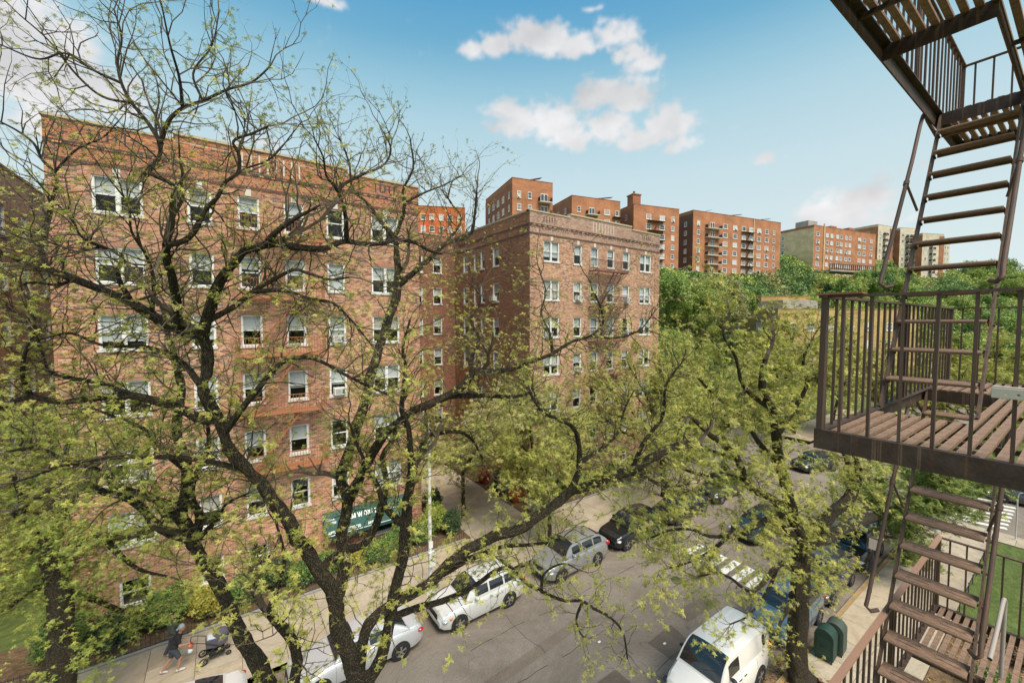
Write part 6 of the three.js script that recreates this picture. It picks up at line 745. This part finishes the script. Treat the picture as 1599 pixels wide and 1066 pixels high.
{ // hillside trees, each on the slope
  const L = [[98, -46, 13, 6, C1, 'mid-green hillside tree left of the tan end wall'], [118, -52, 13, 6.5, C2, 'dark green hillside tree in front of the tan end wall'], [128, -46, 12, 6.5, C2, 'dark green hillside tree left of the terrace'], [140, -50, 13, 7, C1, 'green hillside tree right of the dark pair'], [150, -42, 11, 7, C3, 'light green hillside tree under the terrace'], [122, -36, 12, 7, C3, 'light green tree above the ochre roof, left'], [136, -34, 12, 7, C1, 'green tree above the ochre roof, middle'], [150, -30, 12, 7.5, C3, 'light green tree above the ochre roof, right'], [168, -36, 9, 6.5, C1, 'green hillside tree right of the terrace base'], [178, -30, 9, 6.5, C3, 'light green hillside tree behind the left stringer'], [196, -38, 9, 7, C1, 'green hillside tree below the first tan tower'], [206, -28, 9, 7, C3, 'light green hillside tree below the second tan tower'], [226, -36, 8, 7, C2, 'dark green hillside tree below the third tan tower'], [236, -24, 9, 7, C1, 'green hillside tree between the stair stringers, left'], [262, -22, 14, 9, C3, 'light green hillside tree between the stair stringers, middle'], [282, -14, 14, 9, C1, 'green hillside tree between the stair stringers, right'], [250, -10, 13, 8.5, C4, 'olive hillside tree right of the stringers'], [300, -30, 15, 9, C1, 'green ridge tree right of the grey tower'], [318, -18, 15, 9, C2, 'dark ridge tree near the right edge'], [310, -4, 14, 9, C4, 'olive ridge tree at the right edge'], [200, -10, 12, 8, C3, 'light green lower slope tree behind the right stringer'], [170, -14, 12, 7.5, C1, 'green lower slope tree above the far railing'], [190, 2, 12, 8, C1, 'green lower slope tree at the right edge'], [150, -12, 11, 7, C4, 'olive lower slope tree above the far railing'], [135, -16, 11, 6.5, C3, 'light green tree right of the ochre building'], [118, -8, 11, 6, C1, 'green tree right of the ochre building, nearer']];
  L.push([159, -46, 16.5, 4.8, C1, 'green tree left of the terrace edge'], [167, -45, 16, 5, C3, 'light green tree hiding the left end of the terrace base'], [175, -44, 15.6, 5, C1, 'green tree below the terrace middle'], [183, -43, 15.4, 5, C2, 'dark green tree below the terrace right end'], [191, -42, 15.8, 5, C3, 'light green tree right of the terrace edge']);
  for (const [x, z, H, R, c, l] of L) crownTree('hillside_tree', l, [x, hillAt(x, z) - .5, z], H, R, c, .55, 1.5).userData.group = 'trees on the hillside';
  const lists = [[], [], []]; for (let i = 0; i < 30000; i++) { const x = 60 + 340 * Math.pow(rnd(), 1.3), z = U(-75, 40) , w = Math.pow(rnd(), .8) * 5.5; const c = [C1, C3, C2, C4][Math.floor((fbm(x * .04, 3, z * .04) + .5) * 4) & 3][i % 3]; const s = U(.8, 1.2); if (x < 125 && z > -40) continue; const low = (x > 50 && x < 170 && z < -60) || (x > 160 && x < 304 && z < -42); lists[i % 3].push([V(x, hillAt(x, z) + (low ? w * .12 : w * (.9 + .4 * noise.noise(x * .12, 0, z * .12))), z), U(1.2, 2.2), c.map(v => v * s)]); }
  const wood = thing('hillside_wood', 'continuous green woodland covering the far slope', 'wood'); wood.userData.kind = 'stuff'; lists.forEach((l, i) => leavesMesh(wood, clumps[i], l, leafSolid));
}
// garden shrubs and hedges
function shrub(name, label, base, r, h, cols, n = 260, group, sc = .26) { const t = thing(name, label, 'shrub', base, 0, group); const st = new MB(); for (let i = 0; i < 5; i++) { const a = i * 1.3; st.rod(V(0, -.05, 0), V(Math.cos(a) * r * .5, h * .7, Math.sin(a) * r * .5), .018, 5, .006); } st.to('stems', twigMat, t); const lists = [[], [], []]; for (let i = 0; i < n; i++) { const d = rv(), q = Math.pow(rnd(), .35), c = cols[Math.floor(rnd() * cols.length)], s = U(.8, 1.2), bump = .8 + .35 * noise.noise(d.x * 2 + base[0], d.y * 2, d.z * 2); lists[i % 3].push([V(d.x * r * q * bump, h * (.5 + .5 * d.y * q * bump), d.z * r * q * bump), sc * U(.6, 1.2), c.map(v => v * s)]); } lists.forEach((l, i) => leavesMesh(t, clumps[i], l, leafSolid)); return t; }
{
  const B = [[.12, .22, .04], [.17, .28, .05], [.22, .33, .06], [.09, .17, .035]], D = [[.06, .11, .03], [.09, .15, .04], [.05, .09, .025]], Y = [[.45, .40, .05], [.5, .42, .06], [.35, .36, .06]];
  const S = [[-5.6, 1.1, 1.9, B, 'bushy green shrub at the left end of the front garden'], [-4.0, .9, 1.5, D, 'dark green shrub behind the first person'], [-2.5, 1.1, 1.6, B, 'green shrub behind the stroller'], [-.9, .9, 1.3, Y, 'yellow-green shrub above the stroller hood'], [.5, 1.0, 1.2, B, 'green shrub under the leaning left limb'], [1.8, .9, 1.3, D, 'dark green shrub below the basement windows'], [3.1, 1.0, 1.1, B, 'green shrub left of the main tree fork'], [4.3, .8, 1.0, B, 'low green shrub at the main tree fork'], [5.6, .6, .9, Y, 'small yellow flowering shrub below the awning'], [6.8, .9, 1.1, B, 'green shrub under the awning middle'], [8.1, .9, 1.2, B, 'green shrub under the office window'], [9.5, .8, 1.4, B, 'green shrub under the awning end'], [10.6, .8, 2.2, [[.30, .36, .05], [.25, .33, .05]], 'tall yellow-green shrub beside the lamp post'], [11.5, .6, 1.6, D, 'dark shrub at the court entrance corner']];
  for (const [x, r, h, c, l] of S) shrub('garden_shrub', l, [x, 0, -23.3 + U(-.4, .4)], r, h, c, 420, 'front garden shrubs', .24);
  const K = [[12.0, -27, .7, 1.5, D, 'dark evergreen shrub on the left of the court path'], [17.6, -26.4, .8, 1.8, D, 'dark evergreen shrub on the right of the court path'], [17.5, -29, .6, 1.2, [[.45, .05, .04], [.38, .08, .04]], 'red-leaved shrub in the court'], [17.7, -24.6, .6, .9, [[.55, .16, .03], [.5, .12, .03]], 'orange-red azalea beside the court path'], [18.6, -23, .8, 1.0, B, 'green shrub at the corner of the central block'], [11.6, -24.2, .5, .8, [[.33, .13, .08], [.26, .12, .07]], 'rusty brown shrub left of the court path'], [17.9, -22.6, .45, .6, [[.6, .58, .5], [.5, .5, .4]], 'white flowering low shrub beside the court path'], [21, -23.4, 1, 1.4, B, 'green shrub under the corner double window'], [24, -23.4, 1, 1.2, B, 'second green shrub along the central block'], [27, -23.4, 1, 1.4, B, 'third green shrub along the central block'], [30.5, -23.4, 1, 1.3, B, 'fourth green shrub along the central block']];
  for (const [x, z, r, h, c, l] of K) shrub('court_shrub', l, [x, 0, z], r, h, c, 320, 'court shrubs', .22);
  shrub('lawn_shrub', 'round green shrub on the corner lawn behind the railing', [33.6, 0, .4], .9, 1.2, B, 360, undefined, .22); shrub('lawn_shrub', 'reddish brown low shrub bed beside the lawn', [25.6, 0, -1.6], 1.2, .7, [[.22, .10, .06], [.18, .10, .06], [.14, .13, .05]], 300, undefined, .2); shrub('lawn_shrub', 'small green shrub at the lawn edge nearest the fire escape', [22.5, 0, -1.4], .8, .9, B, 260, undefined, .2);
  // grass, leaf litter
  const gt = clumpGeo(16, .16, 99, .1), list = []; for (let i = 0; i < 7000; i++) { const c = B[i % 3], s = U(.8, 1.3); list.push([V(U(27.6, 38.4), .02, U(-3.1, 6)), U(.25, .5), c.map(v => v * s)]); } const gr = thing('lawn_grass', 'short green grass on the corner lawn', 'grass'); gr.userData.kind = 'stuff'; leavesMesh(gr, gt, list, leafSolid, 'grass_blades');
  const fl = new THREE.PlaneGeometry(.07, .045).rotateX(-Math.PI / 2), ll = []; const cc = [[.34, .20, .05], [.42, .27, .06], [.25, .13, .05], [.38, .16, .04]]; const spot = (x0, x1, z0, z1, n, y) => { for (let i = 0; i < n; i++) ll.push([V(U(x0, x1), y, U(z0, z1)), U(.6, 1.3), cc[i % 4]]); }; spot(16.5, 18.3, -6.2, -4.8, 260, .02); spot(16.3, 20, NK - .5, NK - .03, 420, -.1); spot(20, 27, -3.1, 1, 900, .02); spot(-3, 14, FK + .05, FK + .5, 300, -.1); const lt = thing('leaf_litter', 'brown and yellow fallen leaves and seed husks along kerb and tree pits', 'leaf litter'); lt.userData.kind = 'stuff'; leavesMesh(lt, fl, ll, leafSolid, 'fallen_leaves');
}
renderer.render(scene, camera);
